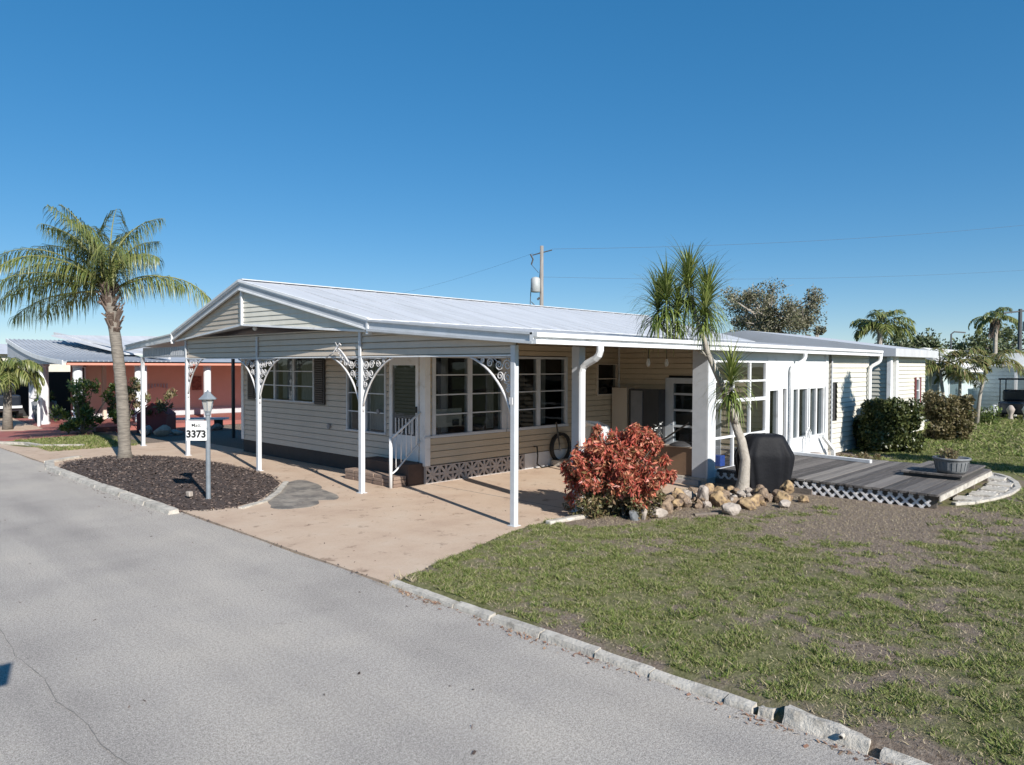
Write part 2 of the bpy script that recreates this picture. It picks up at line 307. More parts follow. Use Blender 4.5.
gd = npmesh('dry_grass', g4, 'grassdry', k=3); tag(gd, 'dry straw and dead grass lying on bare patches of lawn', 'dry grass', kind='stuff')
def kl(x, y, q): return 4.75 < x and cover(x, y) * 1.1 > q and x < 5.2 + (y - 21.3) * .55 + 2
gt = blades(260, 4.45, 4.75, 5.9, 6.3, .03, .07, .006, lambda x, y, q: True, tf=False); tag(npmesh('edge_weeds', gt, 'grassdry', k=3), 'dry weeds growing where driveway, kerb and road meet', 'weeds', kind='stuff')
g5 = blades(9000, 5.2, 7.4, 21.7, 25.6, .03, .09, .014, lambda x, y, q: q < .7, tf=False)
gv = npmesh('verge_grass', g5, 'grass', k=3); tag(gv, 'strip of green grass between the walkway and the red drive', 'grass', kind='stuff')
# asphalt road
m = bpy.data.materials.new('asphalt'); m.use_nodes = True; nt = m.node_tree; L = nt.links.new; b = nt.nodes['Principled BSDF']; b.inputs['Roughness'].default_value = .9; b.inputs['Specular IOR Level'].default_value = .25
tc = nn(nt, 'ShaderNodeTexCoord')
c1 = mixc(nt, .5, ramp(nt, noi(nt, 120, 3, .8), [(.36, (.07, .064, .058)), (.5, (.38, .345, .31)), (.62, (.78, .72, .65))]), ramp(nt, noi(nt, 42, 6, .9), [(.4, (.17, .155, .142)), (.5, (.36, .33, .30)), (.58, (.56, .515, .47))]))
c2 = ramp(nt, noi(nt, .55, 6, .6), [(.3, (.80, .80, .81)), (.48, (.97, .97, .97)), (.7, (1.12, 1.11, 1.08))])
mpv = nn(nt, 'ShaderNodeMapping'); mpv.inputs['Scale'].default_value = (1.6, .12, 1); L(tc.outputs['Object'], mpv.inputs[0])
c3 = mixc(nt, 1., ramp(nt, noi(nt, 4, 8, .75), [(.28, (.62, .62, .62)), (.38, (1, 1, 1)), (.6, (1, 1, 1))]), ramp(nt, noi(nt, 1, 4, .5, mpv.outputs[0]), [(.35, (.9, .9, .9)), (.6, (1.05, 1.05, 1.04))]), 'MULTIPLY')
L(mixc(nt, 1., mixc(nt, 1., c1, c2, 'MULTIPLY'), c3, 'MULTIPLY'), b.inputs['Base Color'])
bp = nn(nt, 'ShaderNodeBump', Strength=.8, Distance=.008); L(noi(nt, 90, 4, .8), bp.inputs['Height']); L(bp.outputs[0], b.inputs['Normal']); M['asphalt'] = m
def sheet(name, pts, z, mt, depth=.12):
    mb = MB(); P = [(x, y, z) for x, y in pts]; mb.prism([(x, y, z - depth) for x, y in pts], (0, 0, depth)); return mb.build(name, mt)
rd = MB(); edge = [(4.5 + .03 * nz(0, y, 0, .8) + .012 * nz(0, y, 4, 5), y) for y in np.arange(-40, 90, .25)]
rd.prism([(-3.2, -40, -.09), *[(x, y, -.09) for x, y in edge], (-3.2, 90, -.09)], (0, 0, .09)); road = rd.build('road', 'asphalt'); struct(road)
cp = [(1.42, 8.2), (1.40, 7.47), (1.36, 6.71), (1.40, 6.07), (1.36, 5.61), (1.41, 5.17), (1.39, 4.75), (1.44, 4.3), (1.4, 3.6)]
cr = MB()
for (x0, y0), (x1, y1) in zip(cp[:-1], cp[1:]):
    N = 5
    for i in range(N):
        a0, a1 = i / N, (i + 1) / N
        q0 = (x0 + (x1 - x0) * a0 + .02 * nz(x0 + a0 * 3, y0, 9, 5), y0 + (y1 - y0) * a0); q1 = (x0 + (x1 - x0) * a1 + .02 * nz(x0 + a1 * 3, y0, 9, 5), y0 + (y1 - y0) * a1)
        wq = .0015 + .003 * random.random(); cr.quad((q0[0] - wq, q0[1], .004), (q0[0] + wq, q0[1], .004), (q1[0] + wq, q1[1], .004), (q1[0] - wq, q1[1], .004))
ck = cr.build('road_crack', 'aspcrk', road)
# driveway
m = bpy.data.materials.new('driveway_concrete'); m.use_nodes = True; nt = m.node_tree; L = nt.links.new; b = nt.nodes['Principled BSDF']; b.inputs['Roughness'].default_value = .8; b.inputs['Specular IOR Level'].default_value = .3
tc = nn(nt, 'ShaderNodeTexCoord')
c1 = ramp(nt, noi(nt, 1.1, 8, .6), [(.3, (.43, .315, .235)), (.5, (.50, .38, .285)), (.72, (.53, .425, .33))])
c2 = ramp(nt, noi(nt, 45, 5, .8), [(.3, (.88, .88, .88)), (.5, (1, 1, 1)), (.7, (1.06, 1.06, 1.06))])
c3 = ramp(nt, noi(nt, 3.2, 8, .7), [(.32, (.55, .52, .5)), (.42, (1, 1, 1)), (.6, (1, 1, 1))])
L(mixc(nt, 1., mixc(nt, 1., c1, c2, 'MULTIPLY'), c3, 'MULTIPLY'), b.inputs['Base Color'])
bp = nn(nt, 'ShaderNodeBump', Strength=.3, Distance=.01); L(noi(nt, 60, 4, .8), bp.inputs['Height']); L(bp.outputs[0], b.inputs['Normal']); M['drive'] = m
dp = [(4.54, 6.15)] + [(x, drive_y(x) + .02 * nz(x, 0, 5, 3)) for x in np.arange(4.9, 7.5, .3)] + [(7.6, 6.9), (9.3, 6.86), (11.4, 6.88), (13.7, 6.95), (15.25, 6.95), (15.25, 11), (9, 11), (9, 22.2), (7.3, 22), (6.0, 22.3), (5.0, 23.4), (4.62, 25.2), (4.5, 25.2)] + [(4.53, y) for y in np.arange(22, 6.4, -.8)]
drv = sheet('driveway', dp, .012, 'drive', .1); struct(drv)
jt = MB()
for (a_, b_) in (((8.9, 6.95), (8.9, 10.7)),): jt.beam((*a_, .0128), (*b_, .0128), .012, .004)
jt.build('expansion_joint', 'aspcrk', drv)
# dark patch in the concrete
pt = []; pk = [(5.62, 10.62), (5.95, 11.45), (6.5, 12.3), (7.35, 12.95), (7.36, 12.2), (7.1, 11.6), (7.0, 11.0), (6.75, 10.6), (6.5, 10.75), (6.3, 10.45), (5.95, 10.35)]
for i in range(len(pk)):
    p0_, p1_, p2_, p3_ = [V(*pk[(i + j - 1) % len(pk)], 0) for j in range(4)]
    for t in (0, .2, .4, .6, .8):
        q = .5 * ((2 * p1_) + (p2_ - p0_) * t + (2 * p0_ - 5 * p1_ + 4 * p2_ - p3_) * t * t + (3 * p1_ - p0_ - 3 * p2_ + p3_) * t ** 3); pt.append((q.x + .03 * nz(q.x, q.y, 8, 6), q.y + .03 * nz(q.x, q.y, 2, 6)))
M['patch'] = mat('old_concrete', (.30, .27, .23), .9, (.2, .175, .15), 3, bump=.4, dirt=(.12, .11, .1), dscale=2.4, dcon=(.45, .6))
struct(sheet('concrete_patch', pt, .0165, 'patch', .02))
# mulch bed
M['mulch'] = mat('mulch', (.07, .049, .041), .95, (.045, .032, .028), 25, bump=1., bscale=40)
bed = [(4.38, 11.5), (4.4, 13.6), (4.42, 16), (4.4, 18.1), (4.9, 19.3), (5.9, 19.75), (6.7, 19.2), (7.15, 18.3), (7.4, 16.6), (7.42, 15.1), (7.25, 13.6), (6.95, 12.75), (6.3, 11.9), (5.75, 11.3), (5.2, 11.05), (4.7, 11.2)]
cx, cy = 5.8, 15.2
def inpoly(x, y, poly):
    c = False; j = len(poly) - 1
    for i in range(len(poly)):
        if (poly[i][1] > y) != (poly[j][1] > y) and x < (poly[j][0] - poly[i][0]) * (y - poly[i][1]) / (poly[j][1] - poly[i][1]) + poly[i][0]: c = not c
        j = i
    return c
def bedz(t): return .014 + .09 * (1 - t ** 2.5)
mb = MB(); R_ = 14
ring = []
for k in range(R_ + 1):
    t = k / R_
    for i in range(len(bed) * 4):
        a_ = bed[i // 4]; b_ = bed[(i // 4 + 1) % len(bed)]; q = (i % 4) / 4; x = a_[0] + (b_[0] - a_[0]) * q; y = a_[1] + (b_[1] - a_[1]) * q
        ring.append((cx + (x - cx) * t, cy + (y - cy) * t, bedz(t) + (.012 * nz(x * t, y * t, 3, 9) if k < R_ else -.02)))
n4 = len(bed) * 4
mb.add(ring, [(k * n4 + i, k * n4 + (i + 1) % n4, (k + 1) * n4 + (i + 1) % n4, (k + 1) * n4 + i) for k in range(R_) for i in range(n4)])
o = mb.build('mulch_bed', 'mulch', smooth=True); struct(o)
def bed_t(x, y):                                   # radial parameter of a point in the bed
    lo, hi = 0, 1.6
    dx, dy = x - cx, y - cy; d = math.hypot(dx, dy) + 1e-6; s_ = 0
    for t in np.linspace(.05, 6, 60):
        if not inpoly(cx + dx / d * t, cy + dy / d * t, bed): s_ = t; break
    return min(1, d / max(s_, .01))
def chips(n, gen, size, mt, name, flat=.5):
    P = []
    for i in range(n):
        x, y, z = gen(); s_ = size * random.uniform(.5, 1.5); a_ = random.uniform(0, 6.28); e = random.uniform(.25, .6); tl = random.uniform(-.5, .5)
        ux = V(math.cos(a_), math.sin(a_), tl) * s_; vy = V(-math.sin(a_), math.cos(a_), random.uniform(-flat, flat)) * s_ * e; c_ = V(x, y, z + s_ * .25)
        P += [c_ - ux - vy, c_ + ux - vy * .7, c_ + ux * .8 + vy, c_ - ux + vy]
    return npmesh(name, np.array([tuple(p) for p in P]), mt)
def genbed():
    while True:
        x, y = random.uniform(4.3, 7.5), random.uniform(11, 19.8)
        if inpoly(x, y, bed): return x, y, bedz(bed_t(x, y))
tag(chips(9000, genbed, .02, 'chips', 'mulch_chips'), 'dark brown bark chips covering the bed under the lamp', 'mulch', kind='stuff')
# kerbs
def rough(o, amt, cuts=3):
    import bmesh
    bm = bmesh.new(); bm.from_mesh(o.data); bmesh.ops.subdivide_edges(bm, edges=bm.edges, cuts=cuts, use_grid_fill=True)
    bm.normal_update()
    for v in bm.verts: p = v.co; v.co += v.normal * amt * (noise.noise(p * 6) + .7 * noise.noise(p * 19) - .25)
    bm.to_mesh(o.data); bm.free(); return o
kb = MB()
y = 18.2
while y > 11.5:
    l = random.uniform(.9, 1.3); y1 = max(11.35, y - l)
    jx = random.uniform(-.015, .015); kb.prism([(4.25 + jx, y - .008, -.02), (4.44 + jx, y - .008, -.02), (4.42 + jx, y - .008, .075), (4.28 + jx, y - .008, .065)], (random.uniform(-.015, .015), y1 - y + .008, random.uniform(-.008, .008))); y = y1
for i in range(10):
    a0, a1 = i / 10 * 1.45, (i + 1) / 10 * 1.45; c_ = (5.3, 18.2)
kb.prism([(4.25, 18.2, -.02), (4.44, 18.2, -.02), (4.44, 18.2, .06), (4.27, 18.2, .06)], (.25, 1.1, 0))
kb.prism([(4.5, 19.3, -.02), (4.68, 19.25, -.02), (4.68, 19.25, .06), (4.5, 19.3, .06)], (.75, .6, 0))
struct(rough(kb.build('mulch_bed_kerb', 'concretew'), .006, 4))
kb = MB()
for a_, b_ in zip([(7.05, 12.85), (6.72, 12.4), (6.35, 11.88), (5.8, 11.28)], [(6.72, 12.4), (6.35, 11.88), (5.8, 11.28), (5.25, 11.0)]): kb.beam((*a_, .015), (*b_, .015), .10, .04)
struct(rough(kb.build('bed_rim', 'concretew'), .006, 4))
kb = MB(); y = 6.14
seg = []
while y > 2.15:
    l = random.uniform(.48, .62); y1 = max(2.12, y - l)
    seg.append((y, y1)); y = y1
y = 1.34
while y > -3: seg.append((y, y - .6)); y -= .61
for (a_, b_) in seg:
    jx = random.uniform(-.012, .012); jz = random.uniform(-.012, .008)
    kb.prism([(4.52 + jx, a_ - .004, -.03), (4.635 + jx, a_ - .004, -.03), (4.625 + jx, a_ - .004, .038 + jz), (4.545 + jx, a_ - .004, .028 + jz)], (random.uniform(-.012, .012), b_ - a_ + .012, random.uniform(-.01, .01)))
struct(rough(kb.build('lawn_kerb', 'concretew'), .005, 4))
o = MB().prism([(4.54, 1.93, -.03), (4.66, 1.93, -.03), (4.70, 1.94, .055), (4.60, 1.93, .075)], (-.01, -.52, -.03)).build('kerb_block', 'concretew')
rough(o, .014, 7)
tag(o, 'raised cracked concrete kerb block with a pipe hole, tallest of the lawn kerb', 'kerb block')
pc = MB().tube([(4.575, 1.56, .035), (4.545, 1.56, .03)], .016, 12, True).build('pipe_end', 'concretew', None)
pc.parent = o
pc2 = MB().tube([(4.546, 1.56, .0305), (4.5435, 1.56, .03)], .010, 12).build('pipe_hole', 'rubber', None); pc2.parent = pc
o = MB().prism([(4.53, 2.1, -.03), (4.66, 2.1, -.03), (4.64, 2.1, .03), (4.55, 2.1, .05)], (.02, -.1, .0)).build('kerb_fragment', 'concretew'); rough(o, .015, 4)
tag(o, 'small broken kerb chunk beside the raised kerb block', 'kerb fragment')
def gk():
    y = random.choice([random.uniform(5.2, 5.9), random.uniform(3.2, 4.8), random.uniform(1, 2.2), random.uniform(2, 6.1)]); return 4.5 - abs(random.gauss(0, .05)), y, .003
tag(chips(420, gk, .012, 'deadleaf', 'leaf_litter'), 'dead leaves and crumbs gathered along the kerb', 'leaf litter', kind='stuff')
def gk2():
    return random.choice([(4.5 + random.gauss(0, .025), random.uniform(6.2, 11.4), .013), (4.2 - abs(random.gauss(0, .06)), random.uniform(11.4, 18), .003), (random.uniform(-1, 4.4), random.uniform(3, 14), .003), (random.uniform(4.6, 8.6), random.uniform(6.8, 12), .014)]) 
tag(chips(420, gk2, .012, 'chips', 'road_debris'), 'small dark debris scattered along the driveway edge', 'debris', kind='stuff')
# ------------------------------------------------------------------ helpers for buildings
def siding(mb, A, B, z0, z1, n, openings=(), h=.13, inner=None, top=None):
    A = Vector((*A, 0)); B = Vector((*B, 0)); n = Vector((*n, 0)); Ln = (B - A).length; d = (B - A) / Ln
    us = sorted({0., Ln, *[x for o in openings for x in (o[0], o[1])]})
    us = [q for q in us if 0 <= q <= Ln]
    for ua, ub in zip(us[:-1], us[1:]):
        mid = (ua + ub) / 2; bl = [(o[2], o[3]) for o in openings if o[0] - 1e-5 <= mid <= o[1] + 1e-5]
        k = 0
        while z0 + k * h < z1 - 1e-4:
            rb = z0 + k * h; rt = min(z1, rb + h); iv = [(rb, rt)]
            for (c0, c1) in bl:
                nv = []
                for (p, q) in iv:
                    if c1 <= p or c0 >= q: nv.append((p, q)); continue
                    if c0 > p: nv.append((p, c0))
                    if c1 < q: nv.append((c1, q))
                iv = nv
            for (p, q) in iv:
                if q - p < 1e-4: continue
                G_ = .014; a0 = A + d * ua; a1 = A + d * ub; Z = V(0, 0, 1)
                if p < rb + G_:
                    g1_ = min(q, rb + G_); mb.quad(a0 - n * .03 + Z * p, a1 - n * .03 + Z * p, a1 - n * .03 + Z * g1_, a0 - n * .03 + Z * g1_)
                    if q <= rb + G_: continue
                    mb.quad(a0 + Z * g1_ - n * .03, a1 + Z * g1_ - n * .03, a1 + n * .022 + Z * g1_, a0 + n * .022 + Z * g1_); p = g1_
                op = .022 * (1 - (p - rb) / h) - .002; oq = .022 * (1 - (q - rb) / h) - .002
                mb.quad(a0 + n * op + Z * p, a1 + n * op + Z * p, a1 + n * oq + Z * q, a0 + n * oq + Z * q)
            k += 1
        if inner is not None:
            iv = [(z0, z1)]
            for (c0, c1) in bl:
                nv = []
                for (p, q) in iv:
                    if c0 > p: nv.append((p, c0))
                    if c1 < q: nv.append((c1, q))
                iv = nv
            for (p, q) in iv:
                a0 = A + d * ua - n * .08; a1 = A + d * ub - n * .08; inner.quad(a0 + V(0, 0, p), a1 + V(0, 0, p), a1 + V(0, 0, q), a0 + V(0, 0, q))
def window(par, o, d, n, W, Hh, cols, rows, mt='white', gm='glass', fr=.05, mun=.025, curtain=False, name='window', inset=0.):
    o = Vector(o); d = Vector((*d, 0)); n = Vector((*n, 0)); Z = V(0, 0, 1); mb = MB(); c0 = n * (-.015 - inset)
    def bar(u0, u1, v0, v1, t0, t1): mb.ebox(o + d * (u0 + u1) / 2 + Z * (v0 + v1) / 2 + n * ((t0 + t1) / 2 - inset), d * (u1 - u0) / 2, n * (t1 - t0) / 2, Z * (v1 - v0) / 2)
    bar(-fr * .4, fr * .6, 0, Hh, -.09, .035); bar(W - fr * .6, W + fr * .4, 0, Hh, -.09, .035)
    bar(fr * .6 + .0005, W - fr * .6 - .0005, Hh - fr * .6, Hh, -.09, .033); bar(-fr * .6, W + fr * .6, -fr * .7, -.0005, -.09, .05)
    cw = W / cols
    for i in range(1, cols): bar(i * cw - fr * .7, i * cw + fr * .7, .001, Hh - fr * .6 - .001, -.08, .026)
    for i in range(cols):
        for j in range(1, rows):
            u0, u1 = i * cw + fr * .7, (i + 1) * cw - fr * .7
            if i == 0: u0 = fr * .62
            if i == cols - 1: u1 = W - fr * .62
            bar(u0, u1, j * Hh / rows - mun / 2, j * Hh / rows + mun / 2, -.05, .016)
    w_ = mb.build(name, mt, par)
    p = MB().quad(o + c0, o + c0 + d * W, o + c0 + d * W + Z * Hh, o + c0 + Z * Hh).build('pane', gm, w_)
    if curtain:
        N = 24
        for (u0, u1) in curtain:
            cm = MB()
            pts = [(u0 + (u1 - u0) * i / N) for i in range(N + 1)]
            for i in range(N):
                z_ = [.02 * math.sin(i * 2.1), .02 * math.sin((i + 1) * 2.1)]
                cm.quad(o + d * pts[i] - n * (.16 + z_[0]) + Z * .02, o + d * pts[i + 1] - n * (.16 + z_[1]) + Z * .02, o + d * pts[i + 1] - n * (.16 + z_[1]) + Z * (Hh), o + d * pts[i] - n * (.16 + z_[0]) + Z * Hh)
            cm.build('curtain', 'curtain', w_)
    return w_
# ------------------------------------------------------------------ main house
XF, YS, YL = 8.81, 10.76, 18.33
Hs = thing('mobile_home', 'long beige sided home with white metal roof and scrollwork carport posts', 'house', (12, 13, 0))
wl = MB(); inn = MB()
fo = [(YL - 17.5, YL - 14.75, 1.45, 2.5), (YL - 13.39, YL - 12.0, .92, 2.5), (YL - 11.86, YL - 10.93, .43, 2.46)]
siding(wl, (XF, YL), (XF, YS), .33, 2.9, (-1, 0), fo, inner=inn)
wl.build('front_wall', 'siding', Hs)
wl = MB(); siding(wl, (XF, YS), (15.15, YS), .36, .93, (0, -1), inner=inn); siding(wl, (XF, YS), (15.15, YS), .93 + .0, 2.95, (0, -1), [(9.0 - XF, 13.03 - XF, .93, 2.52), (14.22 - XF, 15.05 - XF, 1.6, 2.36)], inner=inn)
wl.build('sunroom_wall', 'sidingtan', Hs)
wl = MB(); siding(wl, (22, YL), (XF, YL), .33, 2.95, (0, 1)); wl.build('rear_side_wall', 'siding', Hs)
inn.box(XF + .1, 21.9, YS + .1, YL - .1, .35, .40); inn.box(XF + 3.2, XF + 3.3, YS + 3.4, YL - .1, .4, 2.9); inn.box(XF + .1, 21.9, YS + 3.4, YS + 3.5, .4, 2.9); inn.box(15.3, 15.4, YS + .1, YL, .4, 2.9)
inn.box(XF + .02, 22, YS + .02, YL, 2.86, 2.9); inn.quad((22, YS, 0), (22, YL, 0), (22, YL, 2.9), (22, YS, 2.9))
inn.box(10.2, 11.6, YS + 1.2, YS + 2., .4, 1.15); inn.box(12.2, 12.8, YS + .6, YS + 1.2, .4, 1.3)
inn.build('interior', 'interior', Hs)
# skirt, blocks
MB().box(XF + .01, XF + .05, YS + .3, YL - .01, 0, .33).build('skirting', 'dark', Hs)
MB().box(XF + .01, XF + .1, YS + .03, YL - .03, .3305, .345).build('sill_flashing', 'post', Hs)
bb = MB(); bw = .35
bb.box(XF + .02, 11.62, YS + .05, YS + .08, 0, .36)
bkd = MB().box(XF + .03, 11.6, YS + .045, YS + .049, .0, .355)
n_ = 8; x = XF + .0; bwid = (11.6 - XF) / n_
for i in range(n_):
    x0 = x + i * bwid; x1 = x0 + bwid; cxx = (x0 + x1) / 2; zz = .18; y0, y1 = YS - .02, YS + .044
    for (a_, b_, c_, d_) in ((x0 + .003, x0 + .024, .004, .352), (x1 - .024, x1 - .003, .004, .352)): bb.box(a_, b_, y0, y1, c_, d_)
    bb.box(x0 + .0245, x1 - .0245, y0, y1, .004, .026); bb.box(x0 + .0245, x1 - .0245, y0, y1, .33, .352)
    for k in range(8):
        a_ = k * math.pi / 4; rx = (bwid / 2 - .02) / max(abs(math.cos(a_)), abs(math.sin(a_)) + 1e-6) * .99; rr = min(rx, .2)
        c_ = math.cos(a_) * (bwid / 2 - .02) / max(abs(math.cos(a_)), abs(math.sin(a_))); s_ = math.sin(a_) * .155 / max(abs(math.cos(a_)), abs(math.sin(a_)))
        bb.beam((cxx, y0 + .012 + .0015 * k, zz), (cxx + c_, y0 + .012 + .0015 * k, zz + s_), .05, .022, (0, 1, 0))
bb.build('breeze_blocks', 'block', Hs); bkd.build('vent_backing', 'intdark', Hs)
MB().box(11.62, 15.15, YS - .01, YS + .03, 0, .355).build('lower_skirting', 'white', Hs)
# corner boards, sill cap
for q_ in ((XF - .03, XF + .1, YS - .035, YS + .13, .36, 2.9), (XF - .028, XF + .04, YL - .1, YL + .03, .34, 2.9), (13.28, 13.38, YS - .03, YS, .36, 2.9), (15.1, 15.147, YS - .04, YS - .019, 0, 2.9)): MB().box(*q_).build('corner_trim', 'white', Hs)
cb = MB(); cb.box(XF - .03, XF + .1, YS - .035, YS + .13, .36, 2.9); cb.box(XF - .028, XF + .04, YL - .1, YL + .03, .34, 2.9); cb.box(13.28, 13.38, YS - .03, YS, .36, 2.9); cb.box(15.1, 15.147, YS - .04, YS - .019, 0, 2.9)
MB().box(XF - .04, 9.9, YS - .06, YS - .019, .90, .935).build('sill_cap', 'post', Hs)
# windows
window(Hs, (XF, 17.5, 1.45), (0, -1), (-1, 0), 2.75, 1.05, 3, 3, curtain=[(1.9, 2.5), (1.0, 1.5)], mt='post')
window(Hs, (XF, 13.39, .92), (0, -1), (-1, 0), 1.39, 1.58, 2, 4, curtain=[(.15, 1.3)], mt='post')
for (x0, x1) in ((9.0, 10.93), (11.08, 13.03)): window(Hs, (x0, YS, .95), (1, 0), (0, -1), x1 - x0, 1.55, 2, 4, fr=.085, mt='post', curtain=[(.35, .52), (1.6, 1.8)] if x0 < 10 else [(.1, .25), (1.15, 1.4)])
MB().box(10.935, 11.075, YS - .015, YS + .01, .93, 2.52).build('window_mullion', 'post', Hs)
window(Hs, (14.22, YS, 1.6), (1, 0), (0, -1), .83, .76, 1, 2, mt='siding')
o = MB().box(9.12, 9.80, YS + .05, YS + .09, 1.08, 1.44).build('window_box_unit', 'yellow', Hs, bevel=.005); MB().box(9.55, 9.7, YS + .02, YS + .049, 1.1, 1.22).build('hanging_ornament', 'rubber', o)
for (ya, yb) in ((17.95, 17.55), (14.68, 14.26)):
    sh = MB(); sh.box(XF - .05, XF - .02, yb, ya, 1.40, 2.5)
    for k in range(20): z_ = 1.46 + k * .05; sh.ebox((XF - .055, (ya + yb) / 2, z_), (.008, 0, .01), (0, (ya - yb) / 2 - .05, 0), (.002, 0, -.015))
    sh.build('shutter', 'shutter', Hs)
# screen door
dm = MB(); y0, y1 = 10.93, 11.86
dm.box(XF - .03, XF + .05, y0, y0 + .09, .43, 2.46); dm.box(XF - .03, XF + .05, y1 - .09, y1, .43, 2.46); dm.box(XF - .028, XF + .05, y0 + .0905, y1 - .0905, 2.3, 2.46)
dm.box(XF - .01, XF + .04, y0 + .0905, y1 - .0905, .43, .92)
door = dm.build('screen_door', 'white', Hs)
MB().quad((XF + .0, y0 + .09, .92), (XF + .0, y1 - .09, .92), (XF, y1 - .09, 2.3), (XF, y0 + .09, 2.3)).build('screen', 'glassd', door)
lv = MB()
for k in range(18): z_ = .96 + k * .074; lv.ebox((XF + .05, (y0 + y1) / 2, z_), (.01, 0, -.02), (0, .37, 0), (.001, 0, .014))
lv.build('louvre', 'panelg', door)
MB().box(XF - .06, XF - .01, y0 + .03, y0 + .07, 1.38, 1.5).build('handle', 'rubber', door)
bl = MB()
for k in range(6): bl.box(XF - .03, XF - .012, y0 + .17 + k * .11, y0 + .19 + k * .11, .95, 1.25)
bl.build('grille', 'white', door)
MB().tube([(XF - .005, 12.25, 1.35), (XF - .04, 12.25, 1.35)], .05, 10).build('wall_vent', 'panelg', Hs); 
MB().tube([(XF - .005, 14.1, .93), (XF - .05, 14.1, .93)], .06, 10).build('outlet_box', 'panelg', Hs)
# stoop
st = MB().box(8.43, XF + .005, 10.80, 12.3, 0, .42).build('stoop', 'brownstep', Hs, bevel=.01)
rl = MB(); ry = 10.87
rl.tube([(8.08, ry, 0.012), (8.08, ry, .95)], .032, 10)
rl.tube([(8.08, ry, .93), (8.78, ry, 1.40)], .02, 8); rl.tube([(8.08, ry, .26), (8.2, ry, .33), (8.80, ry, .86)], .016, 8)
for k in range(1, 6): t = k / 6; x_ = 8.08 + .72 * t; rl.tube([(x_, ry, .28 + .58 * t), (x_, ry, .94 + .47 * t)], .011, 6)
hr = rl.build('handrail', 'white', Hs, smooth=True)
# brick step (separate stack)
bs = thing('brick_step', 'low step of stacked brown paver blocks at the front door', 'step', (8.2, 11.6, 0)); 
random.seed(3)
for i in range(5):
    bk = MB()
    for j in range(3): bk.box(8.13 + random.uniform(-.015, .015), 8.42, 10.84 + i * .33 + .004, 10.84 + (i + 1) * .33 - .004 + random.uniform(-.01, 0), .014 + j * .067, .014 + j * .067 + .063)
    bk.build('block', 'brick', bs, bevel=.008)
# main roof
AX, RY, RZ = 6.98, 14.6, 4.07; YR, YLe, ZE = 10.48, 19.1, 3.11; XE = 22.3; XG = 7.34
rf = MB(); T = .06
def slopeR(t, X): return V(X, RY + (YR - RY) * t, RZ + (ZE - RZ) * t)
for (Ye, nm) in ((YR, 1), (YLe, -1)):
    a_ = [V(AX, RY, RZ), V(XE, RY, RZ + .04), V(XE, Ye, ZE), V(XG, Ye, ZE)]; rf.prism(a_ if nm == 1 else a_[::-1], (0, 0, -T))
roof = rf.build('roof', 'roofw', Hs)
sm = MB(); x = 7.9
while x < XE:
    for Ye in (YR, YLe): sm.beam((x, RY, RZ + .004 + .04 * (x - 7) / 15), (x, Ye, ZE + .004), .02, .010)
    x += .61
sm.beam((AX, RY, RZ + .02), (XE, RY, RZ + .055), .16, .02); sm.build('roof_seam', 'roofw', roof)
# rake fascia of prow gable (channel + lips)
for (Ye, nm) in ((YR, 'r'), (YLe, 'l')):
    p0 = V(AX, RY, RZ); p1 = V(XG, Ye, ZE); k = MB(); d = (p1 - p0); dn = V(0, 0, -1)
    outv = V(-1, 0, 0)
    def strip(z0, z1, t0, t1, ext=0):
        a_ = p0 + dn * z0; b_ = p1 + dn * z0
        k.prism([p0 + dn * z0 + outv * t1, p1 + dn * z0 + outv * t1, p1 + dn * z1 + outv * t1, p0 + dn * z1 + outv * t1], -outv * (t1 - t0))
    strip(-.012, .035, .0, .06); strip(.035, .07, .0, .045); strip(.175, .205, .0, .05)
    k.build('rake_trim', 'white', Hs)
    k = MB(); strip(.0705, .1745, .0, .02); k.build('rake_board', 'greytrim', Hs)
MB().box(XG - .06, XG + .02, YR - .03, YR + .03, 2.84, 3.11).build('rake_end', 'white', Hs)
MB().box(XG - .06, XG + .02, YLe - .03, YLe + .03, 2.84, 3.11).build('rake_end', 'white', Hs)
# prow gable siding
AXs = AX + .05; zb0, zb1 = 3.14, 2.90
for sgn, Ye, mt in ((1, YR + .15, 'siding'), (-1, YLe - .1, 'siding')):
    k = MB(); L_ = abs(Ye - RY); h = .1; nrow = 10
    def P(uu, z): return V(AXs + (XG + .05 - AXs) * uu, RY + (Ye - RY) * uu, z)
    zt = lambda uu: (RZ - .15) + (ZE - RZ) * uu
    zbt = lambda uu: zb0 + (zb1 - zb0) * uu
    for i in range(-3, 12):
        za = 3.12 + i * h - .02; z2 = za + h; N = 40
        for j in range(N):
            ua, ub = j / N, (j + 1) / N
            l0, l1 = max(za, zbt(ua)), max(za, zbt(ub)); t0, t1 = min(z2, zt(ua)), min(z2, zt(ub))
            if t0 <= l0 and t1 <= l1: continue
            t0 = max(t0, l0); t1 = max(t1, l1)
            o_ = lambda z: V(-.016 * (1 - (z - za) / h), 0, 0)
            k.quad(P(ua, l0) + o_(l0), P(ub, l1) + o_(l1), P(ub, t1) + o_(t1), P(ua, t0) + o_(t0))
            if l0 == za: k.quad(P(ua, za), P(ub, za), P(ub, za) + V(-.016, 0, 0), P(ua, za) + V(-.016, 0, 0))
    k.build('gable_siding', 'sidingw' if sgn == 1 else 'siding', Hs)  # paler siding on the sun-facing half: its brighter light is put into the colour
    k = MB(); k.beam(P(0, zb0) + V(-.02, 0, 0), P(1, zb1) + V(-.02, 0, 0), .035, .04); k.build('gable_sill', 'white', Hs)
    k = MB(); k.quad(P(0, zb0 + .005), P(1, zb1 + .005), V(7.44, Ye, zb1 + .005), V(7.44, RY, zb0 + .005)); k.build('prow_soffit', 'soffit', Hs)
MB().box(AXs - .045, AXs - .005, RY - .035, RY + .035, zb0 - .01, RZ - .19).build('gable_post', 'white', Hs)
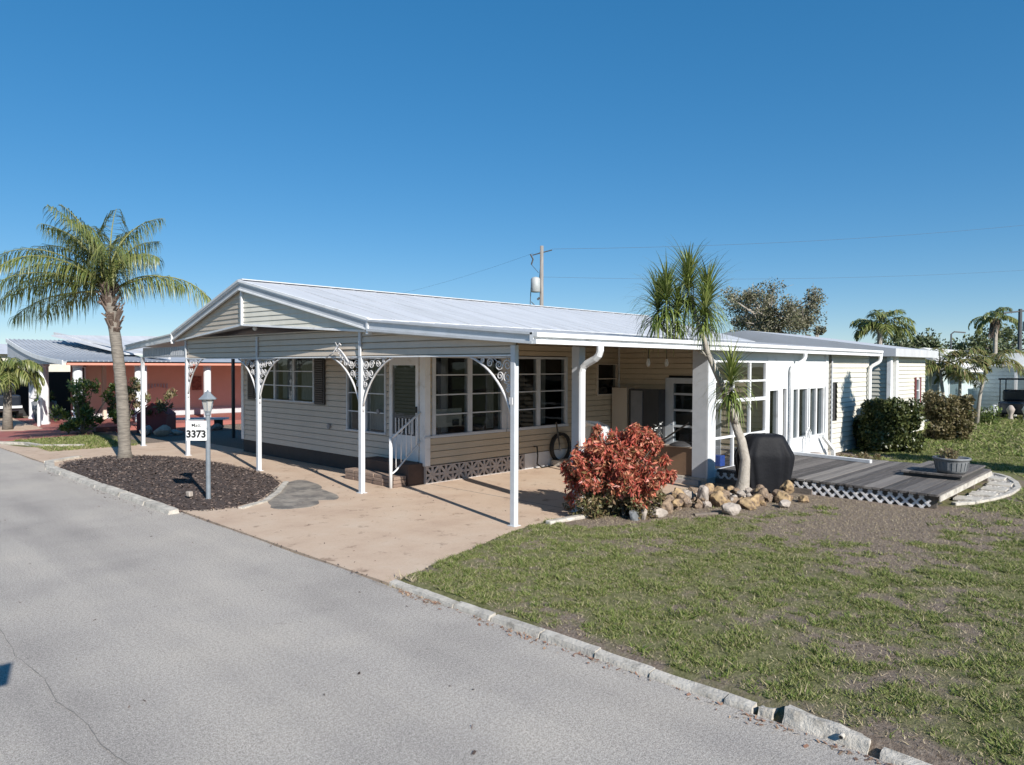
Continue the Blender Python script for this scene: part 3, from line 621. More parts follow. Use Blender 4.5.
MB().lathe((7.25, 14.5, 3.04), [(.03, .09), (.035, .07), (.05, .05), (.05, .02), (.03, -.01), (.005, -.02)], 12).build('porch_light', 'plastic', Hs, smooth=True)
# front ceiling
MB().box(7.45, XF, YR, YLe, 2.905, 2.93).build('porch_ceiling', 'soffit', Hs)
# low carport roofs (right side long, left side short)
YE, zE0, zEb = 6.60, 2.755, 2.6; XR = 21.9
k = MB(); k.prism([V(7.34, YR, ZE - .02), V(XR, YR, ZE - .02), V(XR, YE + .05, zE0), V(7.34, YE + .05, zE0)], (0, 0, -.05)); lr = k.build('carport_roof', 'roofw', Hs)
k = MB(); k.prism([V(7.36, YR + .3, 2.885), V(7.36, YE + .1, 2.60), V(XR - .1, YE + .1, 2.60), V(XR - .1, YR + .3, 2.885)], (0, 0, .02)); k.build('carport_soffit', 'soffit', Hs)
sm = MB(); x = 7.6
while x < XR: sm.beam((x, YR, ZE - .016), (x, YE + .06, zE0 + .004), .02, .008); x += .61
sm.build('carport_seam', 'roofw', lr)
for (x0, y0_, z0_, y1_, z1_) in ((7.3, YR, ZE - .02, YE, 2.755), (7.3, YLe, ZE - .02, 22.5, 2.85)):
    k = MB(); p0 = V(x0, y0_, z0_); p1 = V(x0, y1_, z1_)
    hb = .2
    k.prism([p0 + V(0, 0, -hb), p1 + V(0, 0, -.15), p1, p0], (.05, 0, 0)); k.prism([p0 + V(-.03, 0, -.03), p1 + V(-.03, 0, -.03), p1 + V(-.03, 0, .005), p0 + V(-.03, 0, .005)], (.0295, 0, 0))
    k.prism([p0 + V(-.035, 0, -hb - .0), p1 + V(-.035, 0, -.155), p1 + V(-.035, 0, -.12), p0 + V(-.035, 0, -hb + .045)], (.0345, 0, 0)); k.build('front_fascia', 'post', Hs)
k = MB(); k.box(7.27, XR, YE - .02, YE + .045, 2.6, 2.755); k.box(7.27, XR, YE - .09, YE - .0205, 2.695, 2.755); k.box(7.27, XR, YE - .075, YE - .0205, 2.6, 2.66)
k.box(XR + .0, XR + .04, YE - .06, YE + 3.5, 2.6, 2.74); k.build('gutter', 'white', Hs)
k = MB(); k.prism([V(7.34, YLe, ZE - .02), V(7.34, 22.5, 2.85), V(10.5, 22.5, 2.85), V(10.5, YLe, ZE - .02)], (0, 0, -.05)); k.build('side_roof', 'roofw', Hs)
# front beam with siding
k = MB(); P4, P5, P3, P2, P1 = 10.84, 7.07, 14.69, 18.44, 21.5; XB = 7.42
siding(k, (XB, P2), (XB, YR), 2.46, 2.96, (-1, 0), h=.115)
N = 12
for i in range(N):                                   # tapered part under low roof
    ya = YR + (P5 - .04 - YR) * i / N; yb = YR + (P5 - .04 - YR) * (i + 1) / N; top = lambda y: 2.62 + (y - YE) / (YR - YE) * .30
    siding(k, (XB, ya), (XB, yb), 2.46, min(top(yb), top(ya)), (-1, 0), h=.115)
k.quad((XB + .06, P2, 2.46), (XB + .06, P5, 2.46), (XB + .06, P5, 2.62), (XB + .06, P2, 2.9))
k.build('beam_siding', 'siding', Hs)
MB().box(XB - .03, XB + .05, P5, P2, 2.435, 2.459).build('beam_trim', 'white', Hs)
k = MB()
for i in range(26): y_ = P2 + .08 + i * (P1 - P2 - .1) / 26; k.box(XB - .012, XB + .01, y_, y_ + .085, 2.53, 2.78 - i * .004)
k.box(XB + .011, XB + .02, P2, P1, 2.52, 2.76); k.box(XB - .03, XB + .05, P2, P1, 2.49, 2.519); k.build('pleated_panel', 'greytrim', Hs)
# posts with scroll brackets
def spiral(c, R0, turns, a0, plane_x, n=22, sgn=1):
    pts = []
    for i in range(n + 1):
        t = i / n; a_ = a0 + sgn * t * turns * 2 * math.pi; rr = R0 * (1 - .8 * t); pts.append((plane_x, c[0] + rr * math.cos(a_), c[1] + rr * math.sin(a_)))
    return pts
def bracket(par, py, s_, px=XB):
    k = MB(); W_, Hb = .88, .86; zt_ = 2.43
    arc = [(px, py + s_ * (W_ * (.6 * (1 - math.sin(a_)) + .4 * (1 - a_ / 1.5708)) + .05), zt_ - Hb * (.6 * (1 - math.cos(a_)) + .4 * a_ / 1.5708)) for a_ in np.linspace(0, math.pi / 2, 12)]
    k.tube(arc, .019, 6); k.tube([(px, py + s_ * .05, zt_ - Hb), (px, py + s_ * .05, zt_ - Hb - .1)], .014, 6)
    k.tube([(px, py + s_ * .05, zt_ - .012), (px, py + s_ * .75, zt_ - .012)], .01, 6)
    for (cy_, cz_, R_, a0, sg) in ((.14, .12, .085, 0, 1), (.14, .30, .08, 1.5, -1), (.31, .12, .08, 3, 1), (.29, .28, .07, 4.5, -1), (.50, .09, .07, 3, -1), (.12, .47, .055, 1, 1), (.66, .05, .04, 2, 1)):
        k.tube([tuple(p) for p in spiral((py + s_ * cy_, zt_ - cz_), R_, 1.6, a0, px, sgn=sg * s_)], .0095, 5)
    k.tube([(px, py + s_ * .05, zt_ - .42), (px, py + s_ * .2, zt_ - .62 + .25)], .008, 5); k.tube([(px, py + s_ * .3, zt_ - .1), (px, py + s_ * .42, zt_ - .02)], .008, 5)
    k.build('scroll_bracket', 'iron', par, smooth=True)
for nm, py, sides, top in (('1', P1, (), 2.5), ('2', P2, (-1,), 2.46), ('3', P3, (1, -1), 2.46), ('4', P4, (1, -1), 2.46), ('5', P5, (1,), 2.62)):
    k = MB(); a_ = .043; k.box(XB - a_, XB + a_, py - a_, py + a_, 0, top - .026 if sides else top)
    ps = k.build('carport_post', 'post', Hs, bevel=.006)
    if sides and nm != '5': MB().box(XB - .05, XB - .025, py - .03, py + .03, 2.4595, 2.9).build('post_cover', 'post', ps)
    MB().box(XB - .07, XB + .07, py - .07, py + .07, 0, .022).build('base_plate', 'post', ps)
    for s_ in sides: bracket(ps, py, s_)
    if nm == '5': MB().box(XB - .08, XB - .063, py - .03, py + .03, 1.75, 1.85).build('clamp', 'iron', ps)
k = MB(); k.box(8.78, 8.93, 6.98, 7.13, 0, 2.6); ps = k.build('carport_post', 'greytrim', Hs, bevel=.006)
MB().lathe((8.72, 6.9, 2.12), [(.02, .05), (.045, .03), (.05, 0), (.03, -.06), (.005, -.07)], 10).build('post_light', 'plastic', ps, smooth=True)
k = MB(); k.box(10.2, 10.28, 21.9, 21.98, 0, 2.7); k.build('carport_post', 'paneldk', Hs)
# downspouts
def downspout(par, x, yg, yw, xl, z0=0., r_=.06, mt='white', xo=0.):
    path = [(x, yg, 2.64), (x, yg, 2.53), (x + xo * .08, yg + (yw - yg) * .08, 2.46), (x + xo * .25, yg + (yw - yg) * .25, 2.41), (x + xo * .75, yg + (yw - yg) * .75, 2.33), (x + xo * .93, yg + (yw - yg) * .93, 2.28), (x + xo, yw, 2.20), (x + xo, yw, z0 + .05)]
    MB().tube(path, [r_] * len(path), 10).build('downspout', mt, par, smooth=False)
downspout(Hs, 8.70, 6.52, 6.88, 0, 0, .055, xo=.02)
# hmm first run: elbow swings along the wall too
downspout(Hs, 16.45, 6.54, 6.74, 0, .1, .045, xo=-.26)
downspout(Hs, 21.75, 6.54, 6.77, 0, .1, .05, xo=-.15)
# enclosed porch
XN, YN, ZS = 12.52, 6.84, .15
MB().box(12.46, 19.0, 6.80, 10.7, .0, ZS).build('porch_slab', 'concretew', Hs)
k = MB(); k.box(XN - .02, XN + .22, YN, YN + .30, ZS, 2.62); col = k.build('porch_corner_column', 'greytrim', Hs); MB().box(XN - .02, XN + .235, YN - .035, YN - .002, ZS, 2.62).build('corner_face', 'post', col)
k = MB(); y_ = YN
def xb(x0, x1, z0, z1, t=.05): k.box(x0, x1, y_ - t / 2, y_ + t / 2, z0, z1)
X0_, X1_ = 12.76, 15.12
xb(X0_, X1_, 2.38, 2.64, .03)
vx = (X0_, 13.53, 14.27, 15.02)
for x_ in vx: xb(x_, x_ + (.045 if x_ < 15 else .1), .26, 2.379, .06)
for z_, hh in ((1.98, .04), (1.58, .07), (.87, .045), (.24, .05)):
    for i in range(3): xb(vx[i] + .046, vx[i + 1] - .001, z_, z_ + hh, .045)
xb(X0_, X1_, ZS, .239, .04)
k.build('glazed_screen', 'white', Hs)
MB().quad((X0_, y_ + .005, .25), (X1_, y_ + .005, .25), (X1_, y_ + .005, 2.38), (X0_, y_ + .005, 2.38)).build('screen_pane', 'vinyl', Hs)
k = MB(); xb(15.125, 18.5, 1.80, 2.50, .05); xb(15.125, 18.5, 2.5005, 2.68, .02); xb(15.125, 18.5, .0, .64, .05); xb(15.68, 15.88, .6405, 1.7995, .08); xb(15.125, 15.18, .6405, 1.7995, .06); xb(16.1, 16.25, .6405, 1.7995, .06); xb(18.4, 18.56, 0, 2.62, .1); k.build('white_porch_wall', 'white', Hs)
window(Hs, (15.18, y_, .64), (1, 0), (0, -1), .5, 1.16, 1, 1, gm='glassd', curtain=[(.05, .45)])
window(Hs, (16.26, y_, .64), (1, 0), (0, -1), 1.05, 1.16, 2, 1, gm='glass', curtain=[(.02, .3), (.6, .78)])
window(Hs, (17.42, y_, .64), (1, 0), (0, -1), .9, 1.16, 2, 1, gm='glass', curtain=[(.05, .2), (.5, .72)])
# porch interior: floor, back wall (tan siding) with cabinet opening and glazed door
k = MB(); siding(k, (15.15, 10.74), (15.15, 8.6), .02, 2.86, (-1, 0), [(1.45, 2.14, .02, 2.08)]); siding(k, (15.15, 8.6), (15.15, 6.9), .02, 2.62, (-1, 0), [(0, .61, .02, 2.08)]); k.build('porch_back_wall', 'sidingtan', Hs)
window(Hs, (15.15, 9.28, .1), (0, -1), (-1, 0), 1.28, 1.92, 1, 5, fr=.22, mun=.05, mt='post', name='jalousie_door')
k = MB(); k.box(15.6, 15.65, 7.4, 10.7, 0, 2.55); k.box(15.2, 21.5, 10.3, 10.4, 0, 2.7); k.box(18.9, 18.95, 7.2, 10.3, 0, 2.55); k.build('porch_partition', 'interior', Hs)
k = MB(); k.box(XN + .02, XN + .07, YN + .31, 8.7, .15, .70); kw = k.build('porch_knee_wall', 'brownpanel', Hs); MB().box(XN - .02, XN + .1, YN + .31, 8.7, .701, .73).build('ledge', 'siding', kw)
MB().box(XN - .12, XN - .065, YN + .1, 10.4, 0, .1).build('threshold', 'block', kw)
# shed with cream siding at the far end
k = MB(); siding(k, (18.9, 6.86), (21.8, 6.86), 0.05, 2.62, (0, -1), [(.12, .45, 0.9, 1.9)]); siding(k, (18.9, 7.1), (18.9, 6.86), 0.05, 2.62, (-1, 0)); siding(k, (21.8, 6.86), (21.8, 10.2), 0.05, 2.7, (1, 0)); k.build('storage_wall', 'sidingw', Hs)
MB().box(19.02, 19.35, 6.9, 6.93, .9, 1.9).build('storage_window', 'paneldk', Hs)
MB().tube([(18.82, 6.8, .1), (18.82, 6.8, 2.5)], .02, 6).build('conduit', 'post', Hs)
# hose reel, faucet
hs = thing('garden_hose', 'coiled black garden hose hung on the white skirting', 'hose', (12.75, 10.6, 0)); k = MB()
for q in range(7):
    rr = .33 - .02 * (q % 3); k.tube([(12.75 + rr * math.cos(a_), YS - .05 - .025 * q * .5, .42 + rr * math.sin(a_)) for a_ in np.linspace(0, 6.283, 25)], .014, 6, False)
k.build('coil', 'rubber', hs, smooth=True)
fc = MB().tube([(11.9, YS - .03, .5), (11.9, YS - .12, .5), (11.9, YS - .14, .3), (11.88, YS - .14, .12), (12.05, YS - .14, .03), (12.5, YS - .1, .02)], .018, 6)
tag(fc.build('water_pipe', 'rubber', smooth=True), 'short black pipe and tap low on the skirting wall', 'pipe')
# ------------------------------------------------------------------ things in recess
cb_ = thing('storage_cabinet', 'tall grey cabinet with a dark sliding front in the porch recess', 'cabinet', (15, 10, 0))
MB().box(14.78, 15.12, 10.25, 10.70, .02, 1.76).build('side_panel', 'siding', cb_)
MB().box(14.80, 15.1, 9.36, 10.2, .02, 1.74).build('cabinet_body', 'paneldk', cb_); MB().box(14.76, 14.795, 9.8, 10.12, .05, 1.70).build('door', 'panelg', cb_)
ch = thing('folding_lounger', 'folded white plastic lounge chair behind the red bush', 'chair', (12.2, 9.2, 0))
MB().tube([(12.05, 9.75, .02), (12.05, 9.7, .9), (12.1, 9.55, 1.12), (12.2, 9.2, 1.1), (12.4, 8.9, .75), (12.5, 8.7, .1)], .035, 8).build('frame', 'plastic', ch, smooth=True)
k = MB(); pts = [(9.7, .6), (9.6, 1.0), (9.4, 1.1), (9.15, 1.02), (8.9, .7)]
for (x0, z0), (x1, z1) in zip(pts[:-1], pts[1:]): k.beam((12.3, x0, z0), (12.3, x1, z1), .4, .03)
k.build('seat', 'plastic', ch); MB().tube([(11.7, 9.8, .5), (11.6, 9.8, .95), (11.5, 9.75, 1.12)], .02, 6).build('handle', 'rubber', ch)
tb = thing('kettle_grill_lid', 'silver white dome on the brown porch ledge', 'cover', (12.6, 7.4, .73))
MB().lathe((12.6, 7.4, .732), [(.02, .09), (.1, .08), (.2, .05), (.26, .015), (.27, 0)][::-1], 16).build('dome', 'paneldk', tb, smooth=True)
k = MB().tube([(12.45, 7.95, .74), (12.45, 7.8, .8), (12.47, 7.2, 1.2)], .018, 6); tag(k.build('leaning_rod', 'rubber'), 'black rod leaning across the glazed porch door', 'rod')
vs = thing('flower_vase', 'dark vase with white blossoms on the porch ledge', 'vase', (12.6, 8.0, .73)); MB().lathe((12.6, 8.0, .732), [(.05, 0), (.07, .05), (.05, .12), (.035, .16)], 12).build('vase_body', 'rubber', vs, smooth=True)
P_ = []
for i in range(26):
    c_ = V(12.6, 7.95, 1.0) + V(random.gauss(0, .06), random.gauss(0, .09), random.gauss(0, .08)); a_ = V(random.gauss(0, 1), random.gauss(0, 1), random.gauss(0, 1)).normalized() * .03; b_ = a_.orthogonal().normalized() * .02; P_ += [c_ - a_, c_ - b_, c_ + a_, c_ + b_]
npmesh('blossom', np.array([tuple(p) for p in P_]), 'plastic', vs)
for (x_, y_h, lb) in ((11.5, 7.5, 'clear hanging bulb under the eave, nearer the downspout'), (12.3, 7.6, 'clear hanging bulb under the eave, nearer the porch corner')):
    hb = thing('hanging_bulb', lb, 'hanging light', (x_, y_h, 2.66), 'bulbs under the eave'); MB().tube([(x_, y_h, 2.68), (x_, y_h, 2.44)], .008, 5).build('cord', 'rubber', hb)
    MB().lathe((x_, y_h, 2.29), [(.01, 0), (.035, .03), (.04, .07), (.025, .12), (.02, .15)], 12).build('bulb', 'frosted', hb, smooth=True)
# things inside enclosed porch
o = MB().box(13.3, 13.5, YN + .12, YN + .32, .28, .5).build('blue_tub', 'blue', bevel=.01); tag(o, 'blue plastic box behind the lower porch glass', 'box')
MB().box(12.95, 15.1, YN + .06, YN + .8, .2, .27).build('porch_shelf', 'interior', Hs)
o = MB().lathe((13.12, YN + .2, .28), [(.05, 0), (.05, .3), (.03, .34), (.025, .4)], 12).build('white_bottle', 'plastic', smooth=True); tag(o, 'tall white bottle behind the lower porch glass', 'bottle')
# ------------------------------------------------------------------ deck
dk = thing('wooden_deck', 'low weathered dark plank deck with white lattice skirt', 'deck', (15, 5, 0))
k = MB(); y_ = 2.98; ZD = .29; random.seed(5)
def dkx(y): return 12.82 + (y - 2.95) * .03
while y_ < 7.2:
    x1 = 16.75 + (y_ - 3.2) * -.05; y2 = min(7.22, y_ + .138)
    k.ebox(((dkx(y_) - .03 + x1) / 2, (y_ + y2) / 2, ZD - .018 + random.uniform(-.003, .003)), ((x1 - dkx(y_) + .03) / 2 + random.uniform(-.012, .012), random.uniform(-.004, .004), 0), (0, .0655, random.uniform(-.002, .002)), (0, 0, .018)); y_ += .141
k.build('decking', 'wood', dk)
k = MB()
for x_ in (12.92, 14.2, 15.5, 16.65): k.box(x_, x_ + .04, 3.02, 7.1, .05, .25)
k.box(12.9, 16.7, 3.0, 3.02, .18, .25); 
k.build('joists', 'timber', dk)
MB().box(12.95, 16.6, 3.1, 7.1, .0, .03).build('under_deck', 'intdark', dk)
def lattice(k, p, d, W_, z0, z1, s_=.095):
    p = Vector(p); d = Vector((*d, 0)); n = V(d.y, -d.x, 0); u_ = -(z1 - z0)
    while u_ < W_:
        for sg, off in ((1, 0), (-1, .007)):
            a0, a1 = (u_, z0), (u_ + (z1 - z0), z1)
            if a0[0] < 0: t = -a0[0]; a0 = (0, z0 + t)
            if a1[0] > W_: t = a1[0] - W_; a1 = (W_, z1 - t)
            if a1[1] - a0[1] < .02: continue
            if sg == -1: a0, a1 = (a0[0], z1 - (a0[1] - z0)), (a1[0], z1 - (a1[1] - z0))
            k.beam(p + d * a0[0] + V(0, 0, a0[1]) + n * off, p + d * a1[0] + V(0, 0, a1[1]) + n * off, .006, .032, n.cross(V(0, 0, 1)))
        u_ += s_
k = MB()
def lat2(k, X, ya, yb, z0, z1, s_=.155, w_=.038):
    Ht = z1 - z0; y_ = ya - Ht
    while y_ < yb:
        for sg in (0, 1):
            p0 = [y_, z0]; p1 = [y_ + Ht, z1]
            if p0[0] < ya: q = ya - p0[0]; p0 = [ya, z0 + q]
            if p1[0] > yb: q = p1[0] - yb; p1 = [yb, z1 - q]
            if p1[1] - p0[1] < .03: continue
            zz = (lambda z: z) if sg == 0 else (lambda z: z0 + z1 - z)
            a_, b_ = V(X + .007 * sg, p0[0], zz(p0[1])), V(X + .007 * sg, p1[0], zz(p1[1])); dd = (b_ - a_).normalized(); sd_ = V(1, 0, 0).cross(dd)
            k.ebox((a_ + b_) / 2, (b_ - a_) / 2, sd_ * w_ / 2, V(.003, 0, 0))
        y_ += s_
lat2(k, 12.86, 3.1, 7.1, .02, .235)
k.build('lattice', 'lat', dk)
k = MB(); k.box(12.80, 12.84, 4.95, 7.0, 0, .13); k.build('sleeper_edging', 'timber', dk)
k = MB(); k.box(12.85, 16.7, 2.955, 2.975, .17, .262); k.build('edge_board', 'concretew', dk)
pf = thing('deck_step', 'small raised plank platform at the back corner of the deck', 'platform', (15.8, 3.7, .29))
k = MB()
for i in range(7): k.box(14.6, 16.5, 3.03 + i * .141, 3.03 + i * .141 + .135, .355, .385)
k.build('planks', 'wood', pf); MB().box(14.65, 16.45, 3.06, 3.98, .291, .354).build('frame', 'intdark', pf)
o = MB().beam((16.3, 6.85, .33), (15.95, 4.95, .33), .09, .07).build('white_board', 'white', bevel=.005); tag(o, 'long white board lying along the back of the deck', 'board')
for i, (x_, y_b, w__, rz) in enumerate([(12.7, 5.25, .35, .02), (12.68, 5.7, .36, -.02)]):
    pass
# planter pot
pp = thing('planter_pot', 'ribbed grey metal tub with dry plants on the deck corner', 'planter', (14.85, 3.22, .385)); c_ = (14.9, 3.26, .386)
MB().lathe(c_, [(.21, 0), (.245, .06), (.272, .21), (.28, .24), (.305, .25), (.305, .28), (.26, .28), (.25, .23)], 32).build('tub', 'galv', pp, smooth=True)
k = MB()
for i in range(22): a_ = i * 2 * math.pi / 22; k.beam((c_[0] + .246 * math.cos(a_), c_[1] + .246 * math.sin(a_), c_[2] + .06), (c_[0] + .276 * math.cos(a_), c_[1] + .276 * math.sin(a_), c_[2] + .21), .014, .014)
k.build('rib', 'galv', pp); MB().lathe((c_[0], c_[1], c_[2] + .2), [(.23, 0), (.2, .01)], 20).build('potting_soil', 'mulch', pp)
# crescent of gravel with pads
cg = [(13.55, 2.93), (13.9, 2.72), (14.5, 2.56), (15.3, 2.45), (16.2, 2.45), (16.9, 2.6), (17.6, 2.85), (17.95, 3.1), (17.9, 3.4), (16.8, 3.6), (16.8, 2.94)]
struct(sheet('gravel_crescent', cg, .045, 'pebble', .06))
def gc():
    while True:
        x, y = random.uniform(13.5, 18), random.uniform(2.4, 3.6)
        if inpoly(x, y, cg): return x, y, .045
tag(chips(3500, gc, .016, 'pebble', 'white_gravel', 1.), 'white gravel filling the crescent beside the deck', 'gravel', kind='stuff')
k = MB()
for (a_, b_) in zip(cg[:8], cg[1:9]):
    k.beam((*a_, .04), (*b_, .04), .10, .07)
struct(k.build('crescent_edging', 'concretew', bevel=.01))
for i, (x_, y_b, lb) in enumerate([(14.15, 2.84, 'grey stepping slab nearest the lattice corner'), (14.85, 2.75, 'second grey stepping slab from the lattice corner'), (15.6, 2.72, 'middle grey stepping slab in the gravel crescent'), (16.35, 2.76, 'fourth grey stepping slab from the lattice corner'), (17.15, 3.0, 'farthest grey stepping slab in the gravel crescent')]):
    k = MB().ebox((x_, y_b, .065), (.19, .01, 0), (-.03, .19, 0), (0, 0, .02)); tag(k.build('stepping_slab', 'concretew', bevel=.006), lb, 'paving slab', 'slabs in the gravel crescent')
# ------------------------------------------------------------------ covered grill
gq = thing('covered_grill', 'barbecue grill under a black vinyl cover beside the deck', 'grill cover', (12.3, 5.6, 0))
gc0 = V(12.35, 5.62, 0); rows = []
rt, fw = RT, FW
prof = [(.0, .37, .24, 0), (.12, .39, .25, 0), (.4, .43, .28, 0), (.62, .475, .30, 0), (.70, .48, .31, 0), (.76, .46, .30, 0), (.96, .36, .26, .0), (1.05, .31, .24, .01), (1.08, .25, .18, .02)]
n_ = 120; vs_ = []
for (z_, a_, b_, sh_) in prof:
    for i in range(n_):
        t = 2 * math.pi * i / n_; ca, sa = math.cos(t), math.sin(t); e = .55
        x_ = a_ * math.copysign(abs(ca) ** e, ca); y_ = b_ * math.copysign(abs(sa) ** e, sa)
        fold = 1 + ((.12 * abs(math.sin(t * 4.5 + 1.3 * math.sin(t * 2))) ** .6 - .05) + .05 * math.sin(t * 15 + 2 + z_ * 3)) * min(1, max(0, (.98 - z_)) / .6)
        zz = z_ + (.03 * math.sin(t * 5) if z_ == 0 else 0) + .025
        q = gc0 + rt * (x_ * fold + sh_) + fw * (y_ * fold); vs_.append((q.x, q.y, zz))
k = MB(); k.add(vs_, [(i * n_ + j, i * n_ + (j + 1) % n_, (i + 1) * n_ + (j + 1) % n_, (i + 1) * n_ + j) for i in range(len(prof) - 1) for j in range(n_)] + [tuple(range((len(prof) - 1) * n_, len(prof) * n_))])
o = k.build('vinyl_cover', 'tarp', gq); sb_ = o.modifiers.new('s', 'SUBSURF'); sb_.levels = 1; sb_.render_levels = 1; o.data.polygons.foreach_set('use_smooth', [True] * len(o.data.polygons))
for s_ in (-.3, .3): 
    q = gc0 + rt * s_; MB().lathe((q.x, q.y, 0), [(.03, 0), (.03, .1)], 8).build('wheel', 'rubber', gq)
# ------------------------------------------------------------------ lamp post with number sign
LX, LY = 5.155, 11.985
lp = thing('lamp_post', 'grey lamp post in the mulch bed carrying a white house number sign', 'lamp post', (LX, LY, .03))
MB().lathe((LX, LY, .03), [(.045, 0), (.045, .03), (.038, .04), (.038, 1.42), (.045, 1.43), (.045, 1.47), (.03, 1.5)], 14).build('pole', 'lampm', lp, smooth=False)
lt = MB().lathe((LX, LY, 1.50), [(.05, 0), (.06, .02), (.06, .03)], 6).build('lantern', 'lampm', lp)
MB().lathe((LX, LY, 1.53), [(.055, 0), (.095, .19)], 6).build('lantern_glass', 'frosted', lt)
k = MB()
for i in range(6): a_ = i * math.pi / 3; k.beam((LX + .057 * math.cos(a_), LY + .057 * math.sin(a_), 1.53), (LX + .098 * math.cos(a_), LY + .098 * math.sin(a_), 1.72), .012, .012)
k.build('lantern_frame', 'lampm', lt)
MB().lathe((LX, LY, 1.72), [(.15, 0), (.155, .012), (.10, .06), (.06, .10), (.055, .12), (.02, .135), (.012, .16)], 6).build('lantern_cap', 'lampm', lt)
sc_ = V(LX, LY, 1.2) - RT * .175 - FW * .045
k = MB(); k.ebox(sc_, RT * .17, FW * .006, V(0, 0, .165)); sg = k.build('number_sign', 'signw', lp, bevel=.004)
k = MB(); k.ebox(sc_ + V(0, 0, .18), RT * .13, FW * .004, V(0, 0, .01)); k.ebox(sc_ + RT * .165 + V(0, 0, .04), RT * .03, FW * .004, V(0, 0, .012)); k.build('sign_bracket', 'lampm', sg)
def text(s_, size, c_, name, par, rdir, ndir, mt='signk'):
    cu = bpy.data.curves.new(name, 'FONT'); cu.body = s_; cu.size = size; cu.align_x = 'CENTER'; cu.align_y = 'CENTER'; cu.extrude = .001; cu.offset = size * (.045 if s_ == '3373' else .008)
    to = bpy.data.objects.new(name + '_src', cu); COL.objects.link(to); bpy.context.view_layer.update(); me = bpy.data.meshes.new_from_object(to.evaluated_get(bpy.context.evaluated_depsgraph_get())); bpy.data.objects.remove(to); me.materials.clear(); me.materials.append(M[mt]); o = bpy.data.objects.new(name, me); COL.objects.link(o); o.parent = par
    mx = Matrix((rdir, V(0, 0, 1), ndir)).transposed().to_4x4(); mx.translation = Vector(c_) - ORG[par.name]; o.matrix_local = mx; return o
tn = sc_ - FW * .008
text('3373', .165, tn + V(0, 0, -.06), 'number', sg, RT, -FW); text('Matt', .085, tn + V(0, 0, .09), 'nameplate', sg, RT, -FW)
tag(MB().ebox((4.95, 12.25, .13), (.04, .02, .0), (-.01, .05, .0), (0, .01, .04)).build('pale_stone', 'rockwht', bevel=.01), 'small pale stone on the mulch beside the lamp post', 'stone')
# ornament on post
on = MB(); random.seed(9)
pth = [(7.3, 11.5, 2.72), (7.32, 11.42, 2.6), (7.3, 11.3, 2.55), (7.31, 11.2, 2.46), (7.3, 11.1, 2.38), (7.32, 11.03, 2.30)]
on.tube(pth, [.008, .012, .016, .02, .018, .01], 6)
for i in range(7): c_ = (11.45 - i * .07, 2.58 - i * .045); on.tube([(7.3, p[1], p[2]) for p in spiral(c_, .055, 1.3, i, 0)], .008, 5)
on.tube([(7.3, 11.45, 2.62), (7.31, 11.6, 2.52), (7.3, 11.85, 2.42)], .01, 6); on.tube([(7.3, 11.42, 2.6), (7.3, 11.36, 2.7), (7.31, 11.33, 2.66)], .012, 6)
tag(on.build('wire_ornament', 'iron', smooth=True), 'white twisted wire ornament hung beside the carport post nearest the steps', 'ornament')
# ------------------------------------------------------------------ foliage helpers
def leafcloud(name, par, mt, n, gen, size, asp=.45, droop=.2, up=.3):
    P_ = np.empty((n * 4, 3), dtype=np.float32)
    for i in range(n):
        c_, out = gen(); d = Vector((random.gauss(0, 1), random.gauss(0, 1), random.gauss(0, 1))).normalized() * .8 + Vector(out) * .7 + V(0, 0, up - droop); d.normalize()
        s_ = d.cross(V(random.gauss(0, 1), random.gauss(0, 1), random.gauss(0, 1))).normalized(); l = size * random.uniform(.6, 1.35)
        c_ = Vector(c_); P_[i * 4] = c_ - d * l * .5; P_[i * 4 + 1] = c_ + s_ * l * asp * .5; P_[i * 4 + 2] = c_ + d * l * .5; P_[i * 4 + 3] = c_ - s_ * l * asp * .5
    return npmesh(name, P_, mt, par)
def clumpgen(centres, rad, shell=.5, flat=1.):
    def g():
        c_, R_ = random.choice(centres) if isinstance(centres[0][0], (tuple, list, Vector)) else (random.choice(centres), rad)
        v = V(random.gauss(0, 1), random.gauss(0, 1), random.gauss(0, 1)).normalized(); q = random.random() ** shell
        return Vector(c_) + V(v.x, v.y, v.z * flat) * R_ * q, v
    return g
def strips(name, par, mt, leaves):                 # leaves: list of (pts, widths, side)
    vs_ = []; fs = []
    for pts, ws, side in leaves:
        b0 = len(vs_)
        for p, w_ in zip(pts, ws): vs_.append(tuple(p - side * w_)); vs_.append(tuple(p + side * w_))
        for i in range(len(pts) - 1): fs.append((b0 + 2 * i, b0 + 2 * i + 1, b0 + 2 * i + 3, b0 + 2 * i + 2))
    return npmesh(name, np.array(vs_), mt, par, faces=np.array(fs))
